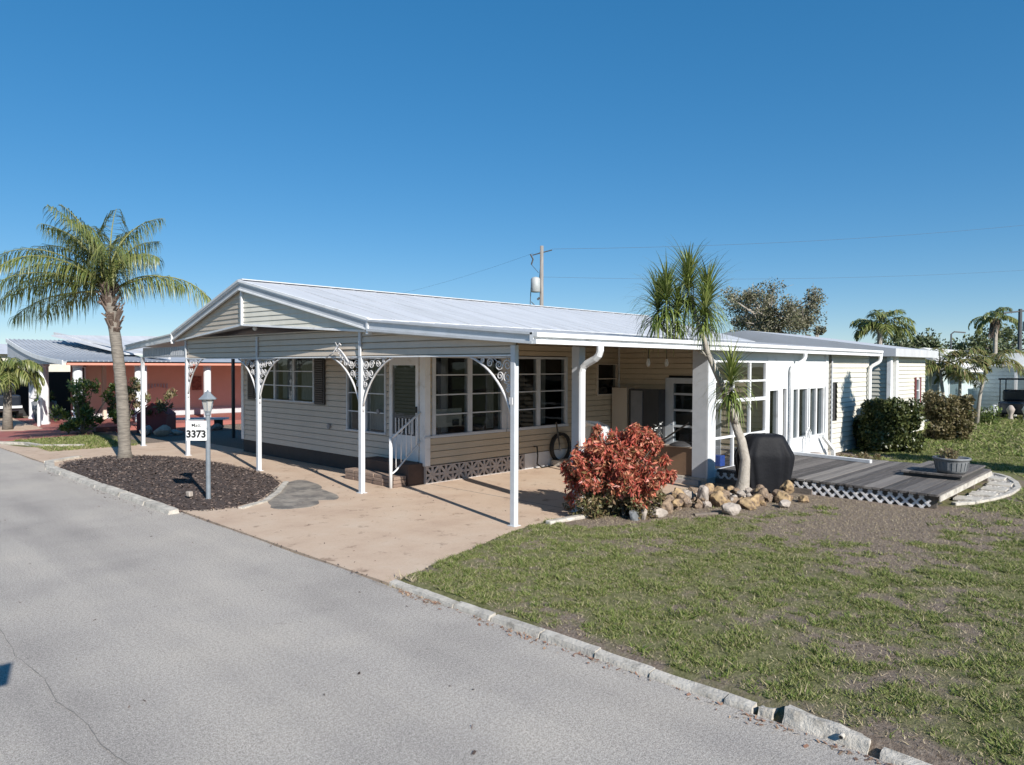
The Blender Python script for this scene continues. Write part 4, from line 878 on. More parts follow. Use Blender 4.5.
def frond(par, base, az, el, L_, droop, nl=46, ll=.55, lw=.02, mt='frond', hang=.7, curl=0., name='frond'):
    d = V(math.cos(az), math.sin(az), 0); p = Vector(base); e = el; pts = [p.copy()]; N = 14; tang = []
    for i in range(N):
        tdir = (d * math.cos(e) + V(0, 0, math.sin(e))); tang.append(tdir); p = p + tdir * L_ / N; pts.append(p.copy()); e -= droop / N * (.5 + 1.2 * i / N)
    tang.append(tang[-1]); leaves = []; side0 = d.cross(V(0, 0, 1)).normalized()
    for i in range(nl):
        t = .14 + .86 * i / nl; fi = t * N; k_ = min(int(fi), N - 1); q = pts[k_].lerp(pts[k_ + 1], fi - k_); tg = tang[k_]
        for s_ in (-1, 1):
            l = ll * (math.sin(math.pi * min(1, t * .85 + .12)) ** .6) * random.uniform(.8, 1.15)
            roll_ = random.uniform(-.9, .7); dr = (side0 * s_ * random.uniform(.7, 1) + tg * random.uniform(.5, .9) + V(0, 0, 1) * roll_ * .6).normalized()
            a_ = q; b_ = q + dr * l * .4 + V(0, 0, -hang * l * .12); c_ = b_ + (dr * (1 - hang * .6) + V(0, 0, -hang * 1.0)).normalized() * l * .35; d_ = c_ + (dr * (1 - hang) * .6 + V(0, 0, -hang * 1.2) + tg * .1).normalized() * l * .3
            sd_ = dr.cross(V(random.uniform(-.5, .5), random.uniform(-.5, .5), 1)).normalized()
            leaves.append(([a_, b_, c_, d_], [lw * .5, lw, lw * .7, lw * .1], sd_))
    o = strips(name, par, mt, leaves)
    rp = MB().tube(pts, [.022 * (1 - i / (N + 1)) + .004 for i in range(N + 1)], 5).build('rachis', 'rachis', o)
    return o
def azr(a): v = RT * math.cos(a) + FW * math.sin(a); return math.atan2(v.y, v.x)
# ------------------------------------------------------------------ main palm
random.seed(21)
pm = thing('palm_tree', 'tall feathery palm rising from the mulch bed at left', 'palm tree', (6.05, 18.75, 0))
c0 = V(6.05, 18.75, 0); top = V(6.15, 19.35, 4.12) - RT * .3
path = []; rad = []
for i in range(25):
    t = i / 24; p = c0.lerp(top, t) + RT * .10 * math.sin(t * 3.0) ; path.append(p); rad.append((.20 if i == 0 else .138 - .02 * t) + (.007 if i % 2 else 0))
MB().tube(path, rad, 16).build('trunk', 'trunkp', pm, smooth=True)
k = MB()
for i in range(80):
    a_ = random.uniform(0, 6.28); z_ = random.uniform(3.05, 4.2); q = c0.lerp(top, z_ / 4.12) + RT * .10 * math.sin(z_ / 4.12 * 3); o_ = V(math.cos(a_), math.sin(a_), 0); rr = .11 + .05 * (z_ - 3.1)
    k.beam(q + o_ * rr * .7, q + o_ * (rr + random.uniform(.04, .16)) + V(0, 0, random.uniform(.12, .35)), random.uniform(.04, .09), .02)
k.build('leaf_bases', 'boots', pm)
cr_ = top + V(0, 0, .05)
FR = [(170, 80, 2.7, 1.1), (110, 82, 2.6, 1.2), (160, 66, 2.9, 1.5), (140, 60, 2.8, 1.5), (45, 80, 2.4, 1.5), (180, 35, 2.7, 1.7), (172, 20, 2.9, 1.3), (188, 12, 2.8, 1.25), (165, 55, 2.8, 1.9), (200, 28, 2.7, 1.7), (150, 45, 2.6, 1.9), (178, 2, 2.5, 1.0), (195, 48, 2.9, 2.0), (230, 40, 2.5, 1.9), (160, 5, 2.4, 1.1), 
      (135, 70, 2.5, 1.5), (185, 72, 2.45, 1.4), (95, 78, 2.3, 1.3), (60, 74, 2.2, 1.6), (270, 68, 2.3, 1.7), (300, 62, 2.1, 1.9), (350, 66, 1.9, 2.2), (240, 75, 2.4, 1.3), (90, 55, 2.4, 1.9), (120, 30, 2.5, 1.6), (2, 30, 2.95, 2.1), (40, 45, 2.0, 2.0)]
for (a_, e_, l_, d_) in FR: frond(pm, cr_ + V(random.uniform(-.06, .06), random.uniform(-.06, .06), random.uniform(-.15, .15)), azr(math.radians(a_)), math.radians(e_), l_, d_ * .8, nl=62, ll=.78, lw=.0105, hang=random.uniform(.72, 1.0))
# ------------------------------------------------------------------ small palm at left edge
sp = thing('small_palm', 'short pale palm at the far left by the neighbour carport', 'palm tree', (5.9, 30.5, 0)); b0 = V(5.95, 30.2, 0)
MB().tube([b0, b0 + V(0, 0, .6), b0 + V(.02, 0, 1.95)], [.17, .13, .12], 12).build('trunk', 'trunkp', sp, smooth=True)
for i in range(20): frond(sp, b0 + V(0, 0, 1.95), i * 2.4, math.radians(random.uniform(10, 75)), 1.35, 2.1, nl=34, ll=.55, lw=.02, mt='frond', hang=.8)
# ------------------------------------------------------------------ dracaena
random.seed(31)
dr = thing('dragon_tree', 'slender grey branching dragon tree with strappy leaf heads by the rocks', 'tree', (11.8, 5.78, 0))
def DX(y, z, x=11.8): return V(x, y, z)
tk = MB(); tk.tube([DX(5.76, -.02), DX(5.765, .05), DX(5.76, .16), DX(5.73, .35), DX(5.71, .68), DX(5.78, 1.0), DX(5.9, 1.3), DX(6.0, 1.6), DX(6.16, 1.97), DX(6.3, 2.25), DX(6.42, 2.5)], [.21, .18, .125, .10, .088, .08, .07, .065, .06, .055, .05], 12)
tk.build('trunk', 'bark', dr, smooth=True)
MB().tube([DX(6.42, 2.48), DX(6.66, 2.62), DX(7.0, 2.78, 11.7), DX(7.3, 3.0, 11.65), DX(7.38, 3.2, 11.6)], [.045, .042, .038, .034, .03], 8).build('limb', 'bark', dr, smooth=True)
MB().tube([DX(6.42, 2.48), DX(6.5, 2.75), DX(6.62, 3.0), DX(6.74, 3.3, 11.85), DX(6.83, 3.6, 11.9)], [.048, .044, .04, .035, .03], 8).build('limb', 'bark', dr, smooth=True)
MB().tube([DX(5.87, 1.28), DX(5.88, 1.42, 11.7), DX(5.9, 1.6, 11.62)], [.05, .04, .032], 8).build('limb', 'bark', dr, smooth=True)
def rosette(par, c_, n, L_, lw, zs=.25, tilt=0.):
    leaves = []
    for i in range(n):
        a_ = i * 2.39996 + random.uniform(-.2, .2); q = i / n; e_ = math.radians(-45 + 130 * q ** .9) + random.uniform(-.12, .12); l = L_ * random.uniform(.75, 1.1) * (1 - .25 * (q > .9))
        d = V(math.cos(a_), math.sin(a_), 0); p = Vector(c_) + V(0, 0, (q - .5) * zs * 2); pts = [p.copy()]; e = e_; N = 6; sd_ = d.cross(V(0, 0, 1)).normalized()
        dro = random.uniform(1.3, 2.9) * (1.15 - q * .7)
        for j in range(N): p = p + (d * math.cos(e) + V(0, 0, math.sin(e))) * l / N; pts.append(p.copy()); e -= dro * (.15 + j / N) / N * 1.6; e = max(e, -1.45)
        leaves.append((pts, [lw, lw * 1.1, lw, lw * .85, lw * .6, lw * .35, .001], sd_))
    return strips('leaf_head', par, 'drac', leaves)
for (y_, z_, x_, n_, l_) in ((7.36, 3.36, 11.6, 190, .80), (6.9, 3.74, 11.9, 240, .86), (7.12, 3.5, 11.5, 180, .78), (6.62, 3.5, 12.1, 200, .8), (6.45, 3.25, 11.7, 160, .6), (7.0, 3.25, 11.7, 160, .6), (7.3, 3.65, 11.9, 50, .4)): rosette(dr, DX(y_, z_, x_), n_, l_, .0125, .24)
rosette(dr, DX(6.86, 4.0, 11.9), 60, .5, .011, .1); rosette(dr, DX(5.88, 2.0, 11.6), 200, .7, .0125, .22)
# ------------------------------------------------------------------ copper red bush
random.seed(41)
rb = thing('copperleaf_bush', 'big round bush with coppery red leaves beside the driveway', 'bush', (9.1, 6.3, 0)); bc = V(9.1, 6.4, .0)
cl = []
for i in range(64):
    a_ = random.uniform(0, 6.28); z_ = random.uniform(.35, 1.22); R_ = .80 * max(0, 1 - (max(0, z_ - .5) / .86) ** 2) ** .5; rr = R_ * random.uniform(.35, 1)
    cl.append((bc + RT * (-.02) + V(0, 0, z_) + RT * .94 * rr * math.cos(a_) + FW * rr * math.sin(a_) * .8, random.uniform(.10, .19)))
for i in range(34):
    a_ = random.uniform(0, 6.28); z_ = random.uniform(.5, 1.36); R_ = .86 * max(0, 1 - (max(0, z_ - .5) / .93) ** 2) ** .5
    cl.append((bc + RT * (-.02) + V(0, 0, z_) + RT * .9 * R_ * math.cos(a_) + FW * R_ * math.sin(a_) * .8, random.uniform(.05, .09)))
cl += [(bc + RT * -.72 + V(0, 0, .5), .14), (bc + RT * -.84 + V(0, 0, .72), .11), (bc + RT * .66 + V(0, 0, .85), .10), (bc + RT * .68 + V(0, 0, .62), .10), (bc + RT * -.74 + V(0, 0, .28), .16), (bc + RT * -.56 + V(0, 0, .9), .10)]
leafcloud('foliage', rb, 'redleaf', 15000, clumpgen(cl, 0, .45), .098, .32, .75)
lo = [(bc + RT * random.uniform(-.85, .65) + FW * random.uniform(-.42, .4) + V(0, 0, random.uniform(.06, .48)), random.uniform(.1, .2)) for _ in range(44)]
leafcloud('lower_leaves', rb, 'lowleaf', 7500, clumpgen(lo, 0, .5), .07, .4, .3)
k = MB()
for i in range(26):
    a_ = random.uniform(0, 6.28); e_ = bc + RT * math.cos(a_) * random.uniform(.2, .7) + FW * math.sin(a_) * random.uniform(.2, .6) + V(0, 0, random.uniform(.7, 1.3)); b_ = bc + V(random.uniform(-.2, .2), random.uniform(-.2, .2), 0); k.tube([b_, b_.lerp(e_, .5) + V(0, 0, .12), e_], [.016, .012, .006], 5)
k.build('stem', 'barkd', rb)
# ------------------------------------------------------------------ rocks
from mathutils import geometry
def rock(loc, s_, mt, label, seed, cuts=3, cat='rock'):
    import bmesh
    bm = bmesh.new(); bmesh.ops.create_icosphere(bm, subdivisions=cuts, radius=1)
    rx, ry, rz = s_; R_ = random.Random(seed); pl = [(V(R_.gauss(0, 1), R_.gauss(0, 1), R_.gauss(0, 1)).normalized(), R_.uniform(.55, .85)) for _ in range(9)]
    for v in bm.verts:
        p = v.co.normalized(); q = p.copy()
        for n, d in pl:
            h = q.dot(n)
            if h > d: q -= n * (h - d) * .97
        q *= 1 + .13 * noise.noise(p * 2.3 + V(seed, 0, 0)) + .06 * noise.noise(p * 7 + V(seed, 3, 0)); v.co = q
    bmesh.ops.rotate(bm, verts=bm.verts, cent=(0, 0, 0), matrix=Matrix.Rotation(R_.uniform(0, 6.28), 3, 'Z') @ Matrix.Rotation(R_.uniform(-.4, .4), 3, 'X'))
    me = bpy.data.meshes.new('rock')
    for v in bm.verts: v.co = V(v.co.x * rx, v.co.y * ry, v.co.z * rz)
    zmin = min(v.co.z for v in bm.verts)
    bm.to_mesh(me); bm.free(); me.materials.append(M[mt]); o = bpy.data.objects.new('rock', me); COL.objects.link(o); o.location = (loc[0], loc[1], loc[2] - zmin - rz * .18)
    return tag(o, label, cat, 'rocks bordering the bed')
G0 = .02
sp_ = [((8.86, 6.0, G0), (.1, .1, .1), 'rockgry', 'dark grey rock at the foot of the red bush, leftmost of the border'),
 ((8.98, 5.92, G0), (.06, .07, .13), 'rockwht', 'narrow pale rock leaning on the dark grey rock under the bush'),
 ((9.25, 5.85, G0), (.19, .13, .11), 'rockwht', 'wide pale flat rock below the right side of the red bush'),
 ((9.6, 5.95, G0), (.14, .13, .14), 'rockbrn', 'dull brown grey rock between the pale flat rock and the tan rock'),
 ((10.15, 6.05, G0), (.14, .15, .2), 'rocktan', 'tall yellow tan rock right of the red bush'),
 ((10.45, 5.75, G0), (.09, .11, .22), 'rockwht', 'upright pinkish white slab stone among tan rocks'),
 ((10.65, 5.6, G0), (.13, .15, .17), 'rocktan', 'rusty tan rock right of the upright pale slab'),
 ((10.25, 5.18, G0), (.17, .14, .13), 'rockwht', 'broad pale wedge stone in front of the rock pile'),
 ((10.85, 5.2, G0), (.13, .16, .13), 'rocktan', 'orange tan rock directly left of the dragon tree foot'),
 ((11.2, 5.25, G0), (.22, .15, .12), 'rocktan', 'long orange rock in front of the dragon tree'),
 ((11.75, 5.0, G0), (.17, .16, .16), 'rocktan', 'big orange rock in front of the covered grill'),
 ((12.0, 5.05, .14), (.12, .12, .14), 'rocktan', 'orange rock perched highest before the covered grill'),
 ((11.35, 4.8, G0), (.12, .1, .08), 'rockwht', 'pale chalky rock at the right end of the border')]
for i, (l, s_, mt, lb) in enumerate(sp_): rock(l, s_, mt, lb, i * 3 + 1)
random.seed(55)
for i in range(110):
    t = random.random(); x_ = 9.7 + 2.4 * t; yc = 6.28 - 1.15 * t + (.1 if t < .5 else 0); y_ = yc + random.uniform(-.42, .5); sz = random.uniform(.05, .12); zz = G0 + (.1 if random.random() < .4 else 0)
    rock((x_, y_, zz), (sz * random.uniform(.8, 1.3), sz, sz * random.uniform(.7, 1.1)), random.choice(['rockbrn', 'rockbrn', 'rocktan', 'rockwht', 'rockbrn']), 'small rough rubble rock in the pile between bush and grill', 100 + i, 2)
o = MB().beam((8.6, 6.62, .05), (7.75, 6.72, .05), .12, .07).build('edging_stone', 'concretew', bevel=.02); tag(o, 'pale concrete edging piece at the driveway corner by the bush', 'edging stone')
o = MB().beam((9.8, 5.55, .045), (10.2, 5.3, .045), .06, .03).build('wood_strip', 'timber'); tag(o, 'thin weathered wood strip on the soil before the rocks', 'wood strip')
# ------------------------------------------------------------------ hedges
def hedge(label, c_, hr, hf, hz, mt, n, seed, ang=0):
    random.seed(seed); h = thing('hedge', label, 'hedge', c_); C_ = Vector(c_); cl = []
    nn_ = int(110)
    for i in range(nn_):
        a_ = random.uniform(-1, 1); b_ = random.uniform(-1, 1); z_ = random.uniform(.08, .93); cl.append((C_ + RT * a_ * hr * .86 + FW * b_ * hf * .86 + V(0, 0, hz * z_), random.uniform(.15, .24)))
    leafcloud('foliage', h, mt, n, clumpgen(cl, 0, .4), .085, .6, .0)
    k = MB()
    for i in range(9): b_ = C_ + RT * random.uniform(-hr, hr) * .6 + FW * random.uniform(-hf, hf) * .5; k.tube([b_, b_ + V(random.uniform(-.1, .1), random.uniform(-.1, .1), hz * .8)], [.02, .01], 5)
    k.build('stem', 'barkd', h); return h
hedge('dense dark green clipped hedge between deck and sunny siding', (20.85, 6.1, 0), .80, .55, 1.42, 'hedge', 30000, 61)
hedge('looser brownish hedge behind the dark green one', (25.6, 5.75, 0), .6, .6, 1.45, 'hedgeb', 18000, 62)
# soil in front of the porch, little plants, buckets
o = MB().lathe((17.1, 6.6, .02), [(.12, 0), (.17, .2), (.19, .22), (.19, .26), (.15, .26)], 16).build('clay_planter', 'terrap', smooth=True); tag(o, 'pale clay bowl standing against the white porch wall', 'pot')
st_ = thing('white_bucket', 'small white bucket beside the clay bowl by the porch', 'bucket', (16.6, 6.6, 0)); MB().lathe((16.6, 6.6, .02), [(.09, 0), (.13, .3), (.135, .32)], 14).build('bucket_body', 'plastic', st_, smooth=True)
sc = thing('white_scroll_stand', 'white curved metal stand leaning against the porch wall', 'stand', (18.3, 6.95, 0))
MB().tube([(17.0, 6.72, .3), (17.02, 6.72, .75), (17.15, 6.72, .85), (17.28, 6.72, .75), (17.25, 6.72, .5)], .022, 6).build('hook', 'plastic', sc); MB().beam((18.0, 6.7, .6), (18.4, 6.6, .25), .08, .06).build('arm', 'plastic', sc); MB().beam((18.4, 6.6, .25), (18.43, 6.6, .02), .08, .1).build('foot', 'plastic', sc)
random.seed(66)
P_ = [((random.uniform(16.8, 19.2), random.uniform(5.6, 6.5), .08), .12) for _ in range(10)]
hp = thing('border_plants', 'low dry yellow green plants between deck and porch', 'plants', (18.5, 6.2, 0)); leafcloud('foliage', hp, 'lowleaf', 900, clumpgen(P_, 0, .5), .08, .4, 0)
leafcloud('foliage', pp, 'lowleaf', 700, clumpgen([((14.9 + random.uniform(-.2, .2), 3.26 + random.uniform(-.2, .2), .72), .1) for _ in range(9)], 0, .5), .06, .35, 0)
# ------------------------------------------------------------------ neighbour home behind right (cream siding with pilasters)
nb = thing('neighbour_home', 'cream sided home with white pilasters behind the hedge', 'house', (26, 8, 0))
k = MB(); siding(k, (24, 7.03), (28.2, 7.03), .1, 2.62, (0, -1), [(3.05, 3.45, 1.1, 1.9)]); siding(k, (24, 9.8), (24, 7.03), .1, 2.62, (-1, 0)); siding(k, (28.2, 7.03), (28.2, 12), .1, 2.62, (1, 0)); k.build('wall', 'sidingw', nb)
MB().box(23.93, 24.12, 6.9, 7.01, 0, 2.62).build('pilaster', 'white', nb); MB().box(24.5, 24.7, 6.9, 7.01, 0, 2.62).build('pilaster', 'white', nb)
k = MB(); k.box(23.7, 28.5, 6.7, 6.76, 2.62, 2.86); k.prism([V(23.7, 6.76, 2.62), V(23.7, 14, 2.62), V(23.7, 14, 3.35), V(23.7, 11.5, 3.55), V(23.7, 6.76, 2.86)], (4.8, 0, 0)); k.build('roof', 'roofw', nb)
window(nb, (27.05, 7.03, 1.1), (1, 0), (0, -1), .4, .8, 1, 2); k = MB()
for x_ in (26.9, 27.47): MB().box(x_, x_ + .13, 6.98, 7.01, 1.05, 1.95).build('shutter', 'maroon', nb)
# pale blue home with awnings
n2 = thing('awning_home', 'pale blue home with white scalloped window awnings behind the young palms', 'house', (36, 9, 0))
k = MB(); k.box(33, 33.2, 8.3, 8.9, .0, 2.7); k.box(33, 42, 8.1, 12, .0, 2.55); k.build('wall', 'teal', n2)
k = MB(); k.box(32.8, 42.5, 7.9, 12.3, 2.55, 2.75); k.build('roof', 'roofw', n2)
for (x0, x1) in ((33.3, 34.5), (36.2, 38.4)):
    window(n2, (x0, 8.08, .95), (1, 0), (0, -1), x1 - x0, 1.25, 1, 2, gm='glass'); k = MB()
    k.prism([V(x0 - .3, 8.07, 2.55), V(x0 - .3, 7.2, 2.2), V(x0 - .3, 7.2, 2.08), V(x0 - .3, 8.07, 2.3)], (x1 - x0 + .6, 0, 0)); k.build('awning', 'awning', n2)
MB().box(33.02, 41.9, 8.11, 11.9, .95, 1.0).build('floor', 'intdark', n2)
MB().box(32.2, 32.9, 8.6, 9.6, 0, .5).build('meter_box', 'post', n2)
# rounded shed-like home on far right
n3 = thing('far_white_home', 'white sided home with shallow curved roof at the far right', 'house', (42, 7, 0))
k = MB(); siding(k, (41, 8.3), (41, 4.2), .1, 2.35, (-1, 0), [(2.6, 4.0, .1, 2.0)], h=.2); siding(k, (41, 4.2), (50, 4.2), .1, 2.35, (0, -1), h=.2); k.build('wall', 'white', n3)
k = MB(); pr_ = [V(40.7, 4.0 + 4.5 * i / 14, 2.35 + .62 * math.sin(math.pi * i / 14) ** .7) for i in range(15)]; k.prism(pr_, (9.5, 0, 0)); k.build('curved_roof', 'awning', n3)
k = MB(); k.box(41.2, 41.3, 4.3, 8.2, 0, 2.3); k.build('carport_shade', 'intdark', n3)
for y_ in (4.35, 5.6, 6.1): MB().box(39.5, 39.6, y_, y_ + .1, 0, 2.3).build('column', 'white', n3)
k = MB(); k.box(39.4, 41, 4.2, 6.3, 2.3, 2.36); k.build('porch_cover', 'white', n3)
cr_ = thing('parked_cart', 'dark covered golf cart in the shade before the far white home', 'cart', (38.6, 6, 0)); k = MB(); k.box(37.6, 39.2, 5.5, 6.5, .25, .8); k.box(38.6, 39.2, 5.5, 6.5, .8, 1.3); k.build('body', 'carp', cr_, bevel=.08); k = MB(); k.box(37.7, 39.2, 5.5, 6.5, 1.75, 1.82); [k.beam((x_, y_, .8), (x_, y_, 1.76), .04, .04, (1, 0, 0)) for x_ in (37.8, 39.1) for y_ in (5.55, 6.45)]; k.build('canopy', 'carp', cr_)
[MB().tube([(x_, y_ - .08, .25), (x_, y_ + .08, .25)], .25, 14).build('wheel', 'rubber', cr_) for x_ in (37.9, 38.9) for y_ in (5.5, 6.5)]
for i, (x_, y_b, lb, mt) in enumerate([(36.9, 6.5, 'short white post left of the dark cart', 'plastic'), (36.9, 5.9, 'white urn before the dark cart', 'terrap'), (37.2, 5.4, 'white garden statue right of the urn', 'plastic')]):
    o = MB().lathe((x_, y_b, 0), [(.12, 0), (.1, .1), (.07, .25), (.13, .4), (.16, .5), (.1, .62), (.05, .68)], 10).build('garden_ornament', mt, smooth=True); tag(o, lb, 'ornament', 'ornaments by the far path')
struct(sheet('far_path', [(36.0, 8.2), (36.0, 2), (37.4, 2), (37.4, 8.2)], .02, 'concretew', .03)); struct(sheet('far_drive', [(37.6, 8.2), (37.6, 2), (52, 2), (52, 8.2)], .012, 'asphalt', .03))
n4_ = thing('distant_low_home', 'low pale home glimpsed between the young palm trunks', 'house', (48, 12, 0)); MB().box(46, 56, 9, 14, 0, 2.3).build('wall', 'lilac', n4_); MB().prism([V(45.6, 8.6, 2.3), V(45.6, 14.4, 2.3), V(45.6, 11.5, 3.4)], (11, 0, 0)).build('roof', 'awning', n4_)
# young palm cluster
random.seed(71)
for i, (x_, y_b, hz, ln, lb) in enumerate([(32.5, 7.35, 2.25, .25, 'young palm leaning left, leftmost of the lawn palms'), (32.9, 6.95, 1.9, 0, 'shortest young palm in the middle of the lawn palms'), (33.3, 6.45, 2.3, -.35, 'young palm leaning right beside the low green shrub'), (37, 3.6, 2.7, .0, 'young palm at the right edge before the far white home')]):
    yp = thing('young_palm', lb, 'palm tree', (x_, y_b, 0), 'young palms on the lawn'); b0 = V(x_, y_b, 0); tp = b0 - RT * ln + V(0, 0, hz)
    MB().tube([b0, b0.lerp(tp, .5) + RT * ln * .15, tp], [.09, .06, .055], 8).build('trunk', 'bark', yp, smooth=True)
    for j in range(12 if i != 1 else 8): frond(yp, tp, j * 2.4 + i, math.radians(random.uniform(12, 75)), random.uniform(1.3, 1.9) * (1 if i != 1 else .7), 1.9, nl=30, ll=.5, lw=.022, mt='frondb', hang=.45)
gs = thing('low_shrub', 'low bright green shrub at the foot of the young palms', 'shrub', (34, 6.6, 0)); leafcloud('foliage', gs, 'green', 1200, clumpgen([((34.2 + random.uniform(-.6, .6), 6.55 + random.uniform(-.6, .6), random.uniform(.15, .5)), .3) for _ in range(9)], 0, .5), .12, .4, 0)
# ------------------------------------------------------------------ background trees and palms
def tree(label, c_, hr, zc, rz, mt, n, size, seed, trunk=True, group=None, sparse=26, name='leafy_tree'):
    random.seed(seed); t_ = thing(name, label, 'tree', c_, group); C_ = Vector(c_); cl = []
    k = MB(); k.tube([C_, C_ + V(0, 0, zc - rz * .6)], [.3, .2], 8)
    for i in range(sparse):
        v = V(random.gauss(0, 1), random.gauss(0, 1), random.gauss(0, 1)).normalized() * random.uniform(.45, .95); q = C_ + V(0, 0, zc) + V(v.x * hr, v.y * hr, v.z * rz); R_ = random.uniform(.14, .3) * hr; cl.append((q, R_))
        k.tube([C_ + V(0, 0, zc - rz * .6), (C_ + V(0, 0, zc - rz * .2)).lerp(q, .4), q], [.12, .07, .02], 5)
        for j in range(3): e_ = q + V(random.gauss(0, 1), random.gauss(0, 1), abs(random.gauss(0, 1))) * R_ * .6; k.tube([q, e_], [.02, .008], 4)
    leafcloud('crown', t_, mt, n, clumpgen(cl, 0, .6), size, .5, 0); k.build('trunk', 'bark' if mt == 'treeleaf' else 'barkd', t_); return t_
tree('large sparse grey green tree rising behind the roof at right', tuple(V(0, 0, 0) + FW * 40 + RT * 14.3), 3.1, 5.0, 2.0, 'treeleaf', 20000, .13, 81, sparse=46)
tree('small round tree just right of the large sparse tree', tuple(FW * 38 + RT * 15.9), .9, 3.6, .8, 'treeleaf', 1200, .16, 82, sparse=10)
tree('soft green tree between the coconut palm and the young palms', tuple(FW * 60 + RT * 33), 3.0, 3.6, 1.4, 'farleaf', 3500, .3, 83)
tree('low green tree at the right edge under the utility pole', tuple(FW * 75 + RT * 51), 4.5, 4.3, 2.0, 'farleaf', 4000, .35, 84)
tree('broad dark tree line clump behind the far white home', tuple(FW * 80 + RT * 46), 6, 3.4, 1.8, 'farleaf', 4500, .4, 85)
tree('low tree behind the awning home', tuple(FW * 70 + RT * 38.5), 3, 3.3, 1.6, 'farleaf', 2500, .35, 86)
for i, (rx_, fx, hz, lb, ll_) in enumerate([(20.4, 40, 4.45, 'dark coconut palm rising behind the cream sided home', 2.0), (40.2, 60, 6.3, 'tall droopy palm against the sky near the right utility pole', 3.0)]):
    random.seed(90 + i); b0 = RT * rx_ + FW * fx; pl = thing('far_palm', lb, 'palm tree', tuple(b0)); MB().tube([b0, b0 + V(0, 0, hz)], [.2, .14], 8).build('trunk', 'bark', pl)
    for j in range(17 if i == 0 else 15): frond(pl, b0 + V(0, 0, hz), j * 2.4, math.radians(random.uniform(5, 78)), ll_ * random.uniform(.8, 1.1) * (1 if i == 0 else .85), 1.8 if i == 0 else 2.4, nl=30, ll=.7 if i == 0 else .55, lw=.035, mt='frond', hang=.5 if i == 0 else .75)
    if i == 1: 
        k = MB(); [k.tube([b0 + V(random.uniform(-.3, .3), random.uniform(-.3, .3), hz), b0 + RT * random.uniform(-.6, .6) + V(0, 0, hz - 1.6)], [.12, .03], 5) for _ in range(9)]; k.build('dead_fronds', 'boots', pl)
# tree out of the frame whose shadow falls on the siding
random.seed(99)
ct = thing('column_tree', 'narrow tall evergreen standing right of the lawn', 'tree', (18.3, -.6, 0)); cb0 = V(18.25, -.6, 0)
MB().tube([cb0, cb0 + V(0, 0, 6.3)], [.13, .05], 8).build('trunk', 'barkd', ct)
leafcloud('crown', ct, 'green', 9000, clumpgen([(cb0 + V(random.uniform(-.4, .4), random.uniform(-.2, .2), .7 + i * .125), .42 - .003 * i) for i in range(46)], 0, .6), .14, .55, 0)
# unseen sign added out of frame to cast a shadow tip on the asphalt
rs = thing('shadow_sign', 'unseen grey plate on a thin post, added to cast a shadow on the road', 'sign', (.05, 2.55, 0)); k = MB(); k.tube([(.05, 2.55, 0), (.05, 2.55, 2.44)], .015, 8); k.build('pole', 'lampm', rs)
MB().box(-.06, .235, 2.57, 2.58, 2.18, 2.45).build('shadow_plate', 'panelg', rs)
# ------------------------------------------------------------------ utility poles and lines
up = thing('utility_pole', 'wooden utility pole with transformer behind the roof', 'utility pole', tuple(RT * 1.42 + FW * 35)); b0 = RT * 1.42 + FW * 35
MB().tube([b0, b0 + V(0, 0, 8.1)], [.12, .085], 10).build('pole', 'polew', up, smooth=True)
q = b0 - RT * .3 - FW * .1; tfm = MB().lathe((q.x, q.y, 5.85), [(.2, 0), (.23, .03), (.23, .62), (.18, .7), (.05, .74)], 14).build('transformer', 'trans', up, smooth=True)
k = MB(); k.tube([b0 + V(0, 0, 7.8), b0 - RT * .45 + V(0, 0, 7.65), b0 + RT * .5 + V(0, 0, 7.9)], .03, 5); k.tube([b0 - RT * .55 + V(0, 0, 7.7), b0 - RT * .42 + V(0, 0, 7.45), b0 - RT * .5 + V(0, 0, 7.2)], .04, 5); k.tube([b0 - RT * .5 + V(0, 0, 7.2), b0 - RT * .15 + V(0, 0, 6.8)], .012, 4); k.tube([b0 + V(0, 0, 7.5) - RT * .04, b0 + V(0, 0, 6.2) - RT * .12], .02, 4)
k.tube([b0 - RT * .5 + V(0, 0, 6.4), b0 - RT * .55 + V(0, 0, 5.3), b0 - RT * .35 + V(0, 0, 5.0)], .02, 5); k.tube([b0 - RT * .5 + V(0, 0, 5.4), b0 - RT * .1 + V(0, 0, 5.0)], .02, 5); k.tube([b0 - RT * .2 + V(0, 0, 5.5), b0 - RT * .1 + V(0, 0, 5.6)], .06, 6)
k.build('insulator_arm', 'wire', up)
p2 = RT * 36.6 + FW * 52; u3 = thing('utility_pole', 'utility pole with small transformer cut by the right edge', 'utility pole', tuple(p2)); MB().tube([p2, p2 + V(0, 0, 6.5)], [.16, .12], 8).build('pole', 'wire', u3); k = MB().tube([p2 - RT * 1.2 + V(0, 0, 6.2), p2 + RT * .6 + V(0, 0, 6.4)], .06, 5); k.build('cross_arm', 'wire', u3); MB().lathe((p2.x + .3, p2.y - .3, 4.9), [(.2, 0), (.2, .7)], 10).build('transformer', 'trans', u3)
p3 = RT * 28.0 + FW * 46; u4 = thing('street_light', 'thin grey street light above the young palms', 'street light', tuple(p3)); MB().tube([p3, p3 + V(0, 0, 4.4), p3 + RT * .2 + V(0, 0, 4.55), p3 + RT * .9 + V(0, 0, 4.5)], .05, 6).build('pole', 'wire', u4)
def wire(a_, b_, sag, lb, rr=.006):
    pts = [Vector(a_).lerp(Vector(b_), t) - V(0, 0, sag * 4 * t * (1 - t)) for t in np.linspace(0, 1, 16)]; tag(MB().tube(pts, rr, 5).build('power_line', 'wire'), lb, 'power line', 'overhead power lines')
p5 = RT * 40 + FW * 45
